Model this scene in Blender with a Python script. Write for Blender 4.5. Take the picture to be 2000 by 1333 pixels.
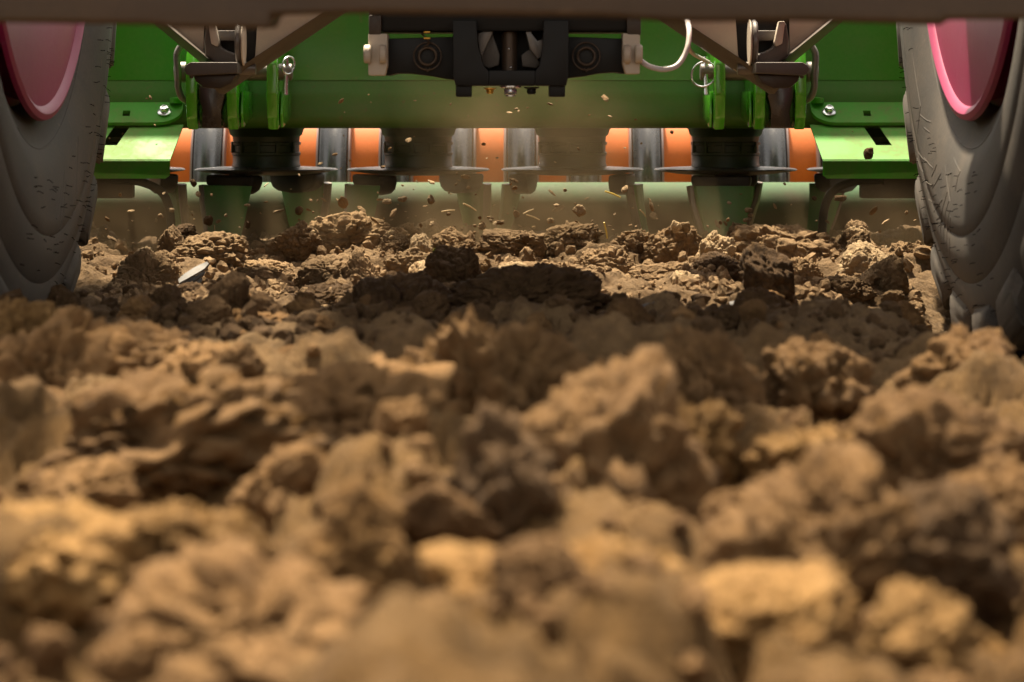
import bpy, bmesh, math, random
import numpy as np
from mathutils import Vector, Matrix, Euler

# ------------------------------------------------------------------ camera, sky, sun, exposure
S = bpy.context.scene
COL = S.collection
for o in list(bpy.data.objects):
    bpy.data.objects.remove(o)
R = math.radians
FPX, HY, CAMZ = 5200.0, 190.0, 0.30          # focal length in photo pixels, horizon row, lens height
cd = bpy.data.cameras.new('camera')
cam = bpy.data.objects.new('camera', cd); COL.objects.link(cam)
cam.location = (0, 0, CAMZ); cam.rotation_euler = (R(90), 0, 0)
cd.sensor_width = 36.0; cd.lens = 36.0 * FPX / 2000.0
cd.shift_y = (HY - 666.5) / 2000.0
cd.clip_start = 0.05; cd.clip_end = 5000
cd.dof.use_dof = True; cd.dof.focus_distance = 4.72; cd.dof.aperture_fstop = 6.0; cd.dof.aperture_blades = 9
S.camera = cam

SUN_EL, SUN_AZ = 68.0, -20.0                  # azimuth measured from +Y (away from the lens) towards +X
w = bpy.data.worlds.new('World'); S.world = w; w.use_nodes = True
nt = w.node_tree; bg = nt.nodes['Background']
sky = nt.nodes.new('ShaderNodeTexSky'); sky.sky_type = 'NISHITA'; sky.sun_disc = False
sky.sun_elevation = R(SUN_EL); sky.sun_rotation = R(SUN_AZ); sky.dust_density = 3.0; sky.air_density = 1.0
hs = nt.nodes.new('ShaderNodeHueSaturation'); hs.inputs['Saturation'].default_value = 0.30   # hazy, whitish sky
wm = nt.nodes.new('ShaderNodeMix'); wm.data_type = 'RGBA'; wm.blend_type = 'MULTIPLY'; wm.inputs[0].default_value = 1.0; wm.inputs[7].default_value = (1.0, 0.90, 0.76, 1)
nt.links.new(sky.outputs[0], hs.inputs['Color']); nt.links.new(hs.outputs[0], wm.inputs[6]); nt.links.new(wm.outputs[2], bg.inputs[0]); bg.inputs[1].default_value = 0.095
sl = bpy.data.lights.new('sun', 'SUN'); so = bpy.data.objects.new('sun', sl); COL.objects.link(so)
sl.energy = 3.8; sl.angle = R(3.5); sl.color = (1.0, 0.86, 0.64)
so.rotation_euler = Euler((-R(90 - SUN_EL), 0, -R(SUN_AZ)), 'XYZ')
so.location = (2, 6, 6)
S.view_settings.view_transform = 'Standard'; S.view_settings.look = 'None'
S.view_settings.exposure = 2.05; S.view_settings.gamma = 1.0; S.view_settings.use_curve_mapping = False
S.cycles.use_denoising = True; S.cycles.max_bounces = 8; S.cycles.diffuse_bounces = 5
S.cycles.volume_step_rate = 3.0; S.cycles.volume_bounces = 1; S.cycles.caustics_reflective = False

# ------------------------------------------------------------------ helpers
def P(x, y, Y):
    """photo pixel at depth Y -> point"""
    return Vector(((x - 1000.0) * Y / FPX, Y, CAMZ - (y - HY) * Y / FPX))

def tag(o, label=None, cat=None, group=None, kind=None):
    if label: o['label'] = label
    if cat: o['category'] = cat
    if group: o['group'] = group
    if kind: o['kind'] = kind
    return o

def link(o, parent=None):
    COL.objects.link(o)
    if parent is not None:
        o.parent = parent
        if parent.type == 'EMPTY':
            o.matrix_parent_inverse = Matrix.Translation(-Vector(parent.location))
    return o

def empty(name, loc):
    o = bpy.data.objects.new(name, None); COL.objects.link(o); o.location = loc
    o.empty_display_size = 0.1
    return o

def obj(name, bm, mat, parent=None, smooth=35):
    bmesh.ops.recalc_face_normals(bm, faces=bm.faces[:])
    me = bpy.data.meshes.new(name); bm.to_mesh(me); bm.free()
    me.materials.append(mat)
    if smooth:
        me.polygons.foreach_set('use_smooth', [True] * len(me.polygons))
        me.set_sharp_from_angle(angle=R(smooth))
    return link(bpy.data.objects.new(name, me), parent)

def B(): return bmesh.new()

def merge(bm, tmp, M=None):
    me = bpy.data.meshes.new('tmp'); tmp.to_mesh(me); tmp.free()
    if M is not None: me.transform(M)
    bm.from_mesh(me); bpy.data.meshes.remove(me)
    return bm

def box(bm, lo, hi, bev=0.0, M=None, seg=2):
    t = bmesh.new()
    lo, hi = Vector(lo), Vector(hi)
    c = (lo + hi) / 2; s = hi - lo
    bmesh.ops.create_cube(t, size=1.0, matrix=Matrix.Translation(c) @ Matrix.Diagonal((abs(s.x), abs(s.y), abs(s.z), 1)))
    if bev: bmesh.ops.bevel(t, geom=t.edges[:], offset=bev, segments=seg, affect='EDGES', profile=0.6)
    return merge(bm, t, M)

def prism(bm, pts, vec, bev=0.0, seg=2):
    """pts: loop of 3D points (one planar face), extruded by vec"""
    t = bmesh.new(); vec = Vector(vec)
    a = [t.verts.new(p) for p in pts]; b = [t.verts.new(Vector(p) + vec) for p in pts]
    n = len(a)
    t.faces.new(a); t.faces.new(b[::-1])
    for i in range(n): t.faces.new((a[i], b[i], b[(i + 1) % n], a[(i + 1) % n]))
    bmesh.ops.recalc_face_normals(t, faces=t.faces[:])
    if bev: bmesh.ops.bevel(t, geom=t.edges[:], offset=bev, segments=seg, affect='EDGES', profile=0.6)
    return merge(bm, t)

def tube(bm, pts, r, seg=10, caps=True):
    pts = [Vector(p) for p in pts]; rs = r if isinstance(r, (list, tuple)) else [r] * len(pts)
    rings = []; up = Vector((0.13, 0.31, 0.94))
    for i, p in enumerate(pts):
        d = (pts[min(i + 1, len(pts) - 1)] - pts[max(i - 1, 0)]).normalized()
        u = d.cross(up)
        if u.length < 1e-3: u = d.cross(Vector((1, 0, 0)))
        u.normalize(); v = d.cross(u).normalized()
        rings.append([bm.verts.new(p + rs[i] * (math.cos(2 * math.pi * k / seg) * u + math.sin(2 * math.pi * k / seg) * v)) for k in range(seg)])
    for i in range(len(rings) - 1):
        for k in range(seg):
            bm.faces.new((rings[i][k], rings[i][(k + 1) % seg], rings[i + 1][(k + 1) % seg], rings[i + 1][k]))
    if caps: bm.faces.new(rings[0][::-1]); bm.faces.new(rings[-1])
    return bm

def smooth_path(pts, n=8):
    pts = [Vector(p) for p in pts]; out = []
    for i in range(len(pts) - 1):
        p0, p1, p2, p3 = pts[max(i - 1, 0)], pts[i], pts[i + 1], pts[min(i + 2, len(pts) - 1)]
        for k in range(n):
            t = k / n
            out.append(0.5 * (2 * p1 + (p2 - p0) * t + (2 * p0 - 5 * p1 + 4 * p2 - p3) * t * t + (3 * p1 - p0 - 3 * p2 + p3) * t ** 3))
    return out + [pts[-1]]

def ring_path(c, r, ax1, ax2, n=28):
    c, ax1, ax2 = Vector(c), Vector(ax1), Vector(ax2)
    return [c + r * (math.cos(2 * math.pi * k / n) * ax1 + math.sin(2 * math.pi * k / n) * ax2) for k in range(n + 1)]

def lathe(bm, prof, axis, c, seg=48, closed=False):
    """prof: (radius, height along axis). axis 'x' or 'z'."""
    c = Vector(c); rings = []
    for r, h in prof:
        ring = []
        for k in range(seg):
            a = 2 * math.pi * k / seg
            p = Vector((h, r * math.cos(a), r * math.sin(a))) if axis == 'x' else Vector((r * math.cos(a), r * math.sin(a), h))
            ring.append(bm.verts.new(c + p))
        rings.append(ring)
    m = len(rings)
    for i in range(m if closed else m - 1):
        A, D = rings[i], rings[(i + 1) % m]
        for k in range(seg): bm.faces.new((A[k], A[(k + 1) % seg], D[(k + 1) % seg], D[k]))
    if not closed:
        if prof[0][0] > 1e-6: bm.faces.new(rings[0][::-1])
        if prof[-1][0] > 1e-6: bm.faces.new(rings[-1])
    return bm

def cyl(bm, p0, p1, r, seg=24, bev=0.0):
    p0, p1 = Vector(p0), Vector(p1); L = (p1 - p0).length
    d = (p1 - p0) / L
    q = Vector((0, 0, 1)).rotation_difference(d).to_matrix().to_4x4()
    t = bmesh.new()
    b = min(bev, r * 0.5)
    lathe(t, [(r - b, 0), (r, b), (r, L - b), (r - b, L)] if b else [(r, 0), (r, L)], 'z', (0, 0, 0), seg)
    return merge(bm, t, Matrix.Translation(p0) @ q)

# ------------------------------------------------------------------ numpy noise
def _h(ix, iy, iz, s):
    n = (ix.astype(np.int64) * 374761393 + iy.astype(np.int64) * 668265263 + iz.astype(np.int64) * 1274126177 + s * 974634777) & 0xFFFFFFFF
    n = ((n ^ (n >> 13)) * 1274126177) & 0xFFFFFFFF
    n = ((n ^ (n >> 16)) * 2246822519) & 0xFFFFFFFF
    return (n ^ (n >> 15)) & 0xFFFFFFFF

def hf(ix, iy, iz, s): return _h(ix, iy, iz, s) / 4294967296.0

def vnoise(p, seed=0):
    i = np.floor(p).astype(np.int64); f = p - i
    u = f * f * f * (f * (f * 6 - 15) + 10)
    out = 0
    for dx in (0, 1):
        for dy in (0, 1):
            for dz in (0, 1):
                h = _h(i[:, 0] + dx, i[:, 1] + dy, i[:, 2] + dz, seed)
                gx = ((h & 255) / 127.5 - 1); gy = (((h >> 8) & 255) / 127.5 - 1); gz = (((h >> 16) & 255) / 127.5 - 1)
                g = gx * (f[:, 0] - dx) + gy * (f[:, 1] - dy) + gz * (f[:, 2] - dz)
                wgt = (u[:, 0] if dx else 1 - u[:, 0]) * (u[:, 1] if dy else 1 - u[:, 1]) * (u[:, 2] if dz else 1 - u[:, 2])
                out = out + g * wgt
    return out

def fbm(p, seed=0, octv=4, gain=0.5, lac=2.05):
    a, s, q = 1.0, 0, p.copy()
    for k in range(octv):
        s = s + a * vnoise(q, seed + k * 17); a *= gain; q = q * lac + 3.7
    return s

def worley(p, seed=0):
    i = np.floor(p).astype(np.int64); f1 = np.full(len(p), 9.0); f2 = np.full(len(p), 9.0); cid = np.zeros(len(p))
    for dx in (-1, 0, 1):
        for dy in (-1, 0, 1):
            for dz in (-1, 0, 1):
                c = i + np.array([dx, dy, dz])
                q = c + np.stack([hf(c[:, 0], c[:, 1], c[:, 2], seed + k) for k in (1, 2, 3)], 1)
                d = np.sqrt(((p - q) ** 2).sum(1))
                m = d < f1
                f2 = np.where(m, f1, np.minimum(f2, d))
                cid = np.where(m, hf(c[:, 0], c[:, 1], c[:, 2], seed + 9), cid); f1 = np.where(m, d, f1)
    return f1, f2, cid

def worley2(p, seed=0):
    i = np.floor(p).astype(np.int64); f1 = np.full(len(p), 9.0); f2 = np.full(len(p), 9.0); cid = np.zeros(len(p))
    z = np.zeros(len(p), np.int64)
    for dx in (-1, 0, 1):
        for dy in (-1, 0, 1):
            cx, cy = i[:, 0] + dx, i[:, 1] + dy
            d = np.sqrt((p[:, 0] - cx - hf(cx, cy, z, seed + 1)) ** 2 + (p[:, 1] - cy - hf(cx, cy, z, seed + 2)) ** 2)
            m = d < f1
            f2 = np.where(m, f1, np.minimum(f2, d)); cid = np.where(m, hf(cx, cy, z, seed + 9), cid); f1 = np.where(m, d, f1)
    return f1, f2, cid

# ------------------------------------------------------------------ materials
def mat_base(name):
    m = bpy.data.materials.new(name); m.use_nodes = True
    return m, m.node_tree, m.node_tree.nodes['Principled BSDF']

def ramp(nt, fac, stops):
    n = nt.nodes.new('ShaderNodeValToRGB'); e = n.color_ramp.elements
    while len(e) < len(stops): e.new(0.5)
    for k, (p, c) in enumerate(stops): e[k].position = p; e[k].color = (*c, 1)
    nt.links.new(fac, n.inputs[0]); return n.outputs[0]

def noise(nt, scale, detail=6, rough=0.6, vec=None):
    n = nt.nodes.new('ShaderNodeTexNoise'); n.inputs['Scale'].default_value = scale
    n.inputs['Detail'].default_value = detail; n.inputs['Roughness'].default_value = rough
    if vec is not None: nt.links.new(vec, n.inputs['Vector'])
    return n.outputs[0]

def mixc(nt, f, a, b):
    n = nt.nodes.new('ShaderNodeMix'); n.data_type = 'RGBA'
    for s, v in ((0, f), (6, a), (7, b)):
        if isinstance(v, (float, int)): n.inputs[s].default_value = v
        elif isinstance(v, tuple): n.inputs[s].default_value = (*v, 1)
        else: nt.links.new(v, n.inputs[s])
    return n.outputs[2]

def geo_pos(nt):
    return nt.nodes.new('ShaderNodeNewGeometry').outputs['Position']

def bump(nt, h, b, strength=0.5, dist=0.005):
    n = nt.nodes.new('ShaderNodeBump'); n.inputs['Strength'].default_value = strength; n.inputs['Distance'].default_value = dist
    nt.links.new(h, n.inputs['Height']); nt.links.new(n.outputs[0], b.inputs['Normal'])

def paint(name, col, rough=0.3, metal=0.0, dust=0.35, dust_col=(0.30, 0.21, 0.11), dscale=9.0, dlo=0.5, dhi=0.75, spec=0.5, coat=0.0, up=0.0, bstr=0.15):
    m, nt, b = mat_base(name); pos = geo_pos(nt)
    n1 = noise(nt, dscale, 8, 0.65, pos); n2 = noise(nt, 140, 5, 0.7, pos)
    mask = ramp(nt, n1, [(dlo, (0, 0, 0)), (dhi, (1, 1, 1))])
    fine = ramp(nt, n2, [(0.35, (0.35,) * 3), (0.7, (1,) * 3)])
    mul = nt.nodes.new('ShaderNodeMath'); mul.operation = 'MULTIPLY'; nt.links.new(mask, mul.inputs[0]); nt.links.new(fine, mul.inputs[1])
    n4 = noise(nt, 52, 3, 0.6, pos); sp = ramp(nt, n4, [(0.655, (0, 0, 0)), (0.70, (0.8,) * 3)])
    mx = nt.nodes.new('ShaderNodeMath'); mx.operation = 'MAXIMUM'; nt.links.new(mul.outputs[0], mx.inputs[0]); nt.links.new(sp, mx.inputs[1])
    f = mx.outputs[0]
    if up:
        g = nt.nodes.new('ShaderNodeNewGeometry'); sx = nt.nodes.new('ShaderNodeSeparateXYZ'); nt.links.new(g.outputs['Normal'], sx.inputs[0])
        mr = nt.nodes.new('ShaderNodeMapRange'); mr.inputs[1].default_value = 0.5; mr.inputs[2].default_value = 0.95
        mr.inputs[3].default_value = 1.0; mr.inputs[4].default_value = 1.0 + up; nt.links.new(sx.outputs[2], mr.inputs[0])
        q = nt.nodes.new('ShaderNodeMath'); q.operation = 'MULTIPLY'; nt.links.new(f, q.inputs[0]); nt.links.new(mr.outputs[0], q.inputs[1]); f = q.outputs[0]
    sc = nt.nodes.new('ShaderNodeMath'); sc.operation = 'MULTIPLY'; sc.use_clamp = True; sc.inputs[1].default_value = dust; nt.links.new(f, sc.inputs[0])
    var = mixc(nt, n2, tuple(c * 0.86 for c in col), tuple(min(1, c * 1.12) for c in col))
    nt.links.new(mixc(nt, sc.outputs[0], var, dust_col), b.inputs['Base Color'])
    rr = nt.nodes.new('ShaderNodeMapRange'); rr.inputs[3].default_value = rough; rr.inputs[4].default_value = 0.85
    nt.links.new(sc.outputs[0], rr.inputs[0]); nt.links.new(rr.outputs[0], b.inputs['Roughness'])
    b.inputs['Metallic'].default_value = metal; b.inputs['Specular IOR Level'].default_value = spec
    b.inputs['Coat Weight'].default_value = coat; b.inputs['Coat Roughness'].default_value = 0.12
    bump(nt, n2, b, bstr, 0.0008)
    return m

def soil_mat(name, dark, mid, light, gloss=0.0, scale=1.0):
    m, nt, b = mat_base(name)
    tc = nt.nodes.new('ShaderNodeTexCoord'); pos = geo_pos(nt)
    oi = nt.nodes.new('ShaderNodeObjectInfo')
    n1 = noise(nt, 5.0 * scale, 6, 0.6, pos); n2 = noise(nt, 70 * scale, 8, 0.72, pos); n3 = noise(nt, 260 * scale, 4, 0.7, pos)
    c1 = ramp(nt, n1, [(0.36, mid), (0.62, light)])
    c2 = ramp(nt, n2, [(0.34, dark), (0.58, mid), (0.72, light)])
    c = mixc(nt, 0.55, c1, c2)
    hv = nt.nodes.new('ShaderNodeHueSaturation'); nt.links.new(c, hv.inputs['Color'])
    mr = nt.nodes.new('ShaderNodeMapRange'); mr.inputs[3].default_value = 0.72; mr.inputs[4].default_value = 1.22
    nt.links.new(oi.outputs['Random'], mr.inputs[0]); nt.links.new(mr.outputs[0], hv.inputs['Value'])
    nt.links.new(hv.outputs[0], b.inputs['Base Color'])
    b.inputs['Roughness'].default_value = 0.92 - gloss; b.inputs['Specular IOR Level'].default_value = 0.18 + gloss
    add = nt.nodes.new('ShaderNodeMath'); add.operation = 'MULTIPLY_ADD'; add.inputs[1].default_value = 0.35
    nt.links.new(n3, add.inputs[0]); nt.links.new(n2, add.inputs[2])
    bump(nt, add.outputs[0], b, 1.0, 0.009)
    return m

M = {}
M['soil'] = soil_mat('soil', (0.034, 0.0178, 0.0072), (0.150, 0.080, 0.0315), (0.33, 0.190, 0.079))
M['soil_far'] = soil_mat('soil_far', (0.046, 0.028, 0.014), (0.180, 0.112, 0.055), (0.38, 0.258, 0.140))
M['soil_far_tan'] = soil_mat('soil_far_tan', (0.10, 0.065, 0.035), (0.29, 0.20, 0.11), (0.50, 0.37, 0.22))  # paler far soil; also puts light into the brightest heap clods
M['soil_moist'] = soil_mat('soil_moist', (0.026, 0.0145, 0.0065), (0.080, 0.045, 0.020), (0.150, 0.088, 0.040))  # darker soil; also paints shade into clods and crumbs under the axle
M['soil_tan'] = soil_mat('soil_tan', (0.055, 0.029, 0.0102), (0.21, 0.112, 0.038), (0.42, 0.245, 0.088))  # golden soil; also stands in for warm light on the near clods
M['smear'] = paint('soil_smear', (0.088, 0.083, 0.080), 0.6, dust=0.35, dust_col=(0.2, 0.13, 0.07), dscale=60, spec=0.3, bstr=0.6)
M['green'] = paint('green_paint', (0.045, 0.25, 0.012), 0.34, dust=0.36, dust_col=(0.2, 0.15, 0.07), dscale=7, dlo=0.40, dhi=0.78, coat=0.2)
M['green_side'] = paint('green_paint_dusty', (0.05, 0.27, 0.012), 0.58, dust=0.62, dust_col=(0.15, 0.16, 0.06), dscale=6.5, dlo=0.47, dhi=0.6, coat=0.0, up=0.5, spec=0.3)
M['green_ear'] = paint('green_paint_glossy', (0.075, 0.40, 0.02), 0.2, dust=0.18, dscale=12, coat=0.8)  # brighter green copy: light on the shadowed hitch plates put into the colour
M['green_trough'] = paint('green_paint_trough', (0.040, 0.17, 0.013), 0.42, dust=0.6, dust_col=(0.13, 0.105, 0.045), dscale=6, dlo=0.33, dhi=0.72, coat=0.05)
M['green_dark'] = paint('dark_green_cast', (0.014, 0.036, 0.008), 0.45, dust=0.22, dust_col=(0.06, 0.05, 0.025), dscale=14, dlo=0.4, dhi=0.75)
def board_mat():
    m = paint('green_board', (0.017, 0.078, 0.027), 0.7, spec=0.2, dust=0.35, dust_col=(0.16, 0.12, 0.06), dscale=8, dlo=0.36, dhi=0.66)
    nt = m.node_tree; b = nt.nodes['Principled BSDF']; pos = geo_pos(nt)
    old = b.inputs['Base Color'].links[0].from_socket
    sx = nt.nodes.new('ShaderNodeSeparateXYZ'); nt.links.new(pos, sx.inputs[0]); nn = noise(nt, 11, 6, 0.65, pos)
    ad = nt.nodes.new('ShaderNodeMath'); ad.operation = 'MULTIPLY_ADD'; ad.inputs[1].default_value = 0.11; nt.links.new(nn, ad.inputs[0]); nt.links.new(sx.outputs[2], ad.inputs[2])
    mr = nt.nodes.new('ShaderNodeMapRange'); mr.inputs[1].default_value = 0.178; mr.inputs[2].default_value = 0.118; nt.links.new(ad.outputs[0], mr.inputs[0])   # splashed mud climbs up from the soil; its brown also paints the low haze
    nt.links.new(mixc(nt, mr.outputs[0], old, (0.050, 0.036, 0.020)), b.inputs['Base Color']); return m
M['green_board'] = board_mat()
M['green_tine'] = paint('green_tine', (0.04, 0.20, 0.035), 0.4, dust=0.55, dust_col=(0.12, 0.10, 0.06), dscale=16, dlo=0.44, dhi=0.66)
M['orange'] = paint('orange_paint', (0.70, 0.150, 0.002), 0.5, dust=0.2, dust_col=(0.3, 0.17, 0.08), dscale=12, coat=0.1)
M['polished'] = paint('polished_ring', (0.045, 0.045, 0.048), 0.26, metal=0.0, dust=0.3, dust_col=(0.10, 0.085, 0.07), dscale=30, bstr=0.4, spec=0.9, coat=0.6)
M['ring_edge'] = paint('ring_edge', (0.30, 0.23, 0.22), 0.4, metal=0.5, dust=0.4, dust_col=(0.18, 0.12, 0.09), dscale=20)
M['steel'] = paint('worn_steel', (0.16, 0.14, 0.12), 0.4, metal=0.6, dust=0.6, dust_col=(0.11, 0.08, 0.05), dscale=18, dlo=0.38)
M['zinc'] = paint('zinc', (0.62, 0.64, 0.66), 0.24, metal=0.9, dust=0.15, dscale=80)
M['black'] = paint('black_cast', (0.006, 0.005, 0.004), 0.5, dust=0.2, dust_col=(0.022, 0.016, 0.010), dscale=12, dlo=0.4, spec=0.3)
M['black_gloss'] = paint('black_gloss', (0.035, 0.026, 0.020), 0.24, dust=0.3, dust_col=(0.10, 0.075, 0.05), dscale=20, coat=0.3)
M['brown_cast'] = paint('dusty_cast', (0.030, 0.017, 0.009), 0.42, dust=0.5, dust_col=(0.10, 0.058, 0.027), dscale=6, dlo=0.38, dhi=0.7)
M['beige'] = paint('dusty_grey_cast', (0.60, 0.52, 0.42), 0.5, dust=0.4, dust_col=(0.52, 0.40, 0.27), dscale=10, dlo=0.4)
M['grey_metal'] = paint('grey_metal', (0.16, 0.145, 0.135), 0.38, metal=0.35, dust=0.3, dscale=20)
M['link_dark'] = paint('dusty_dark_link', (0.075, 0.062, 0.052), 0.5, dust=0.45, dust_col=(0.17, 0.13, 0.09), dscale=9, dlo=0.4)
M['rubber'] = paint('dusty_rubber', (0.062, 0.055, 0.049), 0.7, dust=0.75, dust_col=(0.135, 0.108, 0.082), dscale=7, dlo=0.40, dhi=0.66, spec=0.3, bstr=0.6)
M['hair'] = paint('rubber_hair', (0.006, 0.005, 0.005), 0.95, dust=0.0, spec=0.0)
M['rim'] = paint('red_rim_paint', (0.30, 0.012, 0.080), 0.40, metal=0.0, spec=0.4, dust=0.45, dust_col=(0.27, 0.10, 0.15), dscale=3.5, dlo=0.34, dhi=0.72, coat=0.0)
M['rim_disc'] = paint('red_disc_paint', (0.26, 0.012, 0.06), 0.62, dust=0.6, dust_col=(0.25, 0.11, 0.13), dscale=4, dlo=0.34, dhi=0.72, spec=0.25)
M['cable'] = paint('pale_cable', (0.62, 0.54, 0.52), 0.4, dust=0.3, dscale=40)
M['straw'] = paint('straw', (0.62, 0.47, 0.10), 0.45, dust=0.2, dscale=60)
M['straw_dull'] = paint('straw_dull', (0.42, 0.31, 0.16), 0.6, dust=0.2, dscale=60)
M['leaf'] = paint('sprout_leaf', (0.30, 0.42, 0.03), 0.45, dust=0.0)
M['brass'] = paint('brass', (0.75, 0.42, 0.08), 0.3, metal=0.9, dust=0.1)
M['wire'] = paint('rusty_wire', (0.07, 0.045, 0.03), 0.45, metal=0.4, dust=0.3)

# ------------------------------------------------------------------ soil: one sheet from under the tractor to the horizon
def smoothstep(a, b, x):
    t = np.clip((x - a) / (b - a), 0, 1); return t * t * (3 - 2 * t)

def ground_h(x, y):
    x = np.asarray(x, float); y = np.asarray(y, float); n = len(x)
    p3 = np.stack([x, y, np.zeros(n)], 1)
    wx = fbm(p3 * 9, 5, 3) * 0.045; wy = fbm(p3 * 9 + 31, 6, 3) * 0.045
    q = np.stack([x + wx, y + wy], 1)
    h = 0.028 * fbm(p3 * 2.1, 1, 3)
    nearf = 1 - smoothstep(2.7, 3.5, y)
    for s, a, sd in ((0.17, 0.055, 11), (0.085, 0.034, 12), (0.040, 0.017, 13), (0.019, 0.0085, 14)):
        f1, f2, c = worley2(q / s + sd, sd)
        b = np.sqrt(np.clip(1 - (f1 / 0.72) ** 2, 0, 1)) * (0.25 + 0.9 * c)
        h = h + a * (b - 0.45) * ((1 - 0.3 * nearf) if s < 0.05 else 1 + 0.35 * nearf)
    f1, f2, c = worley2(q / 0.30 + 4, 15); h = h + 0.028 * nearf * (np.sqrt(np.clip(1 - (f1 / 0.75) ** 2, 0, 1)) * (0.25 + 0.9 * c) - 0.4)
    h = h + 0.010 * fbm(p3 * 45, 3, 4, 0.6)
    far = smoothstep(6.0, 12.0, np.hypot(x, y - 3)); h = h * (1 - 0.6 * far)
    h = h * (1 + 0.4 * nearf) - 0.03 * nearf
    h = h * (0.8 - 0.15 * smoothstep(3.6, 4.2, y)) - 0.022 * smoothstep(3.4, 4.0, y) * (1 - smoothstep(4.6, 4.9, y))
    # wheels press two tracks; the loosened strip in front of the implement stands a little higher
    trk = np.exp(-((np.abs(x + 0.01) - 0.93) / 0.24) ** 4) * smoothstep(1.6, 2.8, y) * (1 - smoothstep(4.3, 4.8, y))
    h = h - 0.10 * trk
    side = smoothstep(0.48, 0.62, x) * smoothstep(2.7, 3.1, y) * (1 - smoothstep(4.1, 4.4, y))
    h = h - 0.075 * side
    h = h + 0.012 * np.exp(-((y - 4.85) / 0.3) ** 2) - 0.012 * np.exp(-((y - 3.55) / 0.35) ** 2)
    return h

def axis_pts(lo, hi, step, grow=1.18, far=2500.0):
    a = list(np.arange(lo, hi, step)); s = step
    b = [a[-1]]
    while b[-1] < far: s *= grow; b.append(b[-1] + s)
    s = step; c = [a[0]]
    while c[-1] > -far: s *= grow; c.append(c[-1] - s)
    return np.array(c[:0:-1] + a + b[1:])

def grid_mesh(name, xs, ys, mat):
    gx, gy = np.meshgrid(xs, ys); nx, ny = len(xs), len(ys)
    z = np.zeros(gx.size); X = gx.ravel(); Yv = gy.ravel()
    for k in range(0, gx.size, 150000): z[k:k + 150000] = ground_h(X[k:k + 150000], Yv[k:k + 150000])
    me = bpy.data.meshes.new(name); nv = nx * ny
    me.vertices.add(nv); me.vertices.foreach_set('co', np.stack([X, Yv, z], 1).ravel())
    i = (np.arange(ny - 1)[:, None] * nx + np.arange(nx - 1)[None, :]).ravel()
    q = np.stack([i, i + 1, i + nx + 1, i + nx], 1).ravel()
    me.loops.add(len(q)); me.loops.foreach_set('vertex_index', q)
    me.polygons.add(len(i)); me.polygons.foreach_set('loop_start', np.arange(len(i)) * 4)
    me.polygons.foreach_set('use_smooth', np.ones(len(i), bool)); me.update(); me.validate()
    me.materials.append(mat)
    return link(bpy.data.objects.new(name, me))

near = np.arange(1.15, 2.8, 0.0085); mid = np.arange(2.8, 3.6, 0.0062); far_ = np.arange(3.6, 5.42, 0.0048)
back = [5.42]; s_ = 0.0048
while back[-1] < 2500: s_ *= 1.16; back.append(back[-1] + s_)
fr = [1.15]; s_ = 0.0085
while fr[-1] > -300: s_ *= 1.22; fr.append(fr[-1] - s_)
ys = np.concatenate([np.array(fr[:0:-1]), near, mid, far_, np.array(back[0:])])
xs = axis_pts(-0.96, 0.96, 0.0049, 1.2)
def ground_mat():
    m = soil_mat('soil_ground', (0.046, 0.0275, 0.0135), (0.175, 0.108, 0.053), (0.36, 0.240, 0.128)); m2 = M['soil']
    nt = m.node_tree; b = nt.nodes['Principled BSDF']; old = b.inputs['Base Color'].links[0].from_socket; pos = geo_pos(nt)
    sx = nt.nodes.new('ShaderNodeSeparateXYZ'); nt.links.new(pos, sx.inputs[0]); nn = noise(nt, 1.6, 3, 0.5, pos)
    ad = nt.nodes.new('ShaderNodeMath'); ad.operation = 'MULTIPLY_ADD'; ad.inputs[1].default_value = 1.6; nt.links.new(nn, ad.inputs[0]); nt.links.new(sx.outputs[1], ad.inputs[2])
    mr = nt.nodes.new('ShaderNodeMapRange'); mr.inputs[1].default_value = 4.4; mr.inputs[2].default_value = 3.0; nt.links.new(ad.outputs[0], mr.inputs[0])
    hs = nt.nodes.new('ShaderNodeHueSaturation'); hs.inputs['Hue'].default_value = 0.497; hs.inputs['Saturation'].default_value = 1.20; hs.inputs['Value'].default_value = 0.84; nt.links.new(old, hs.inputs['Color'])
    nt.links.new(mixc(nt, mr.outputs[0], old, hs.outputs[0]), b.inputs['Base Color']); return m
soil = grid_mesh('soil', xs, ys, ground_mat()); tag(soil, kind='structure')

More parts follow.
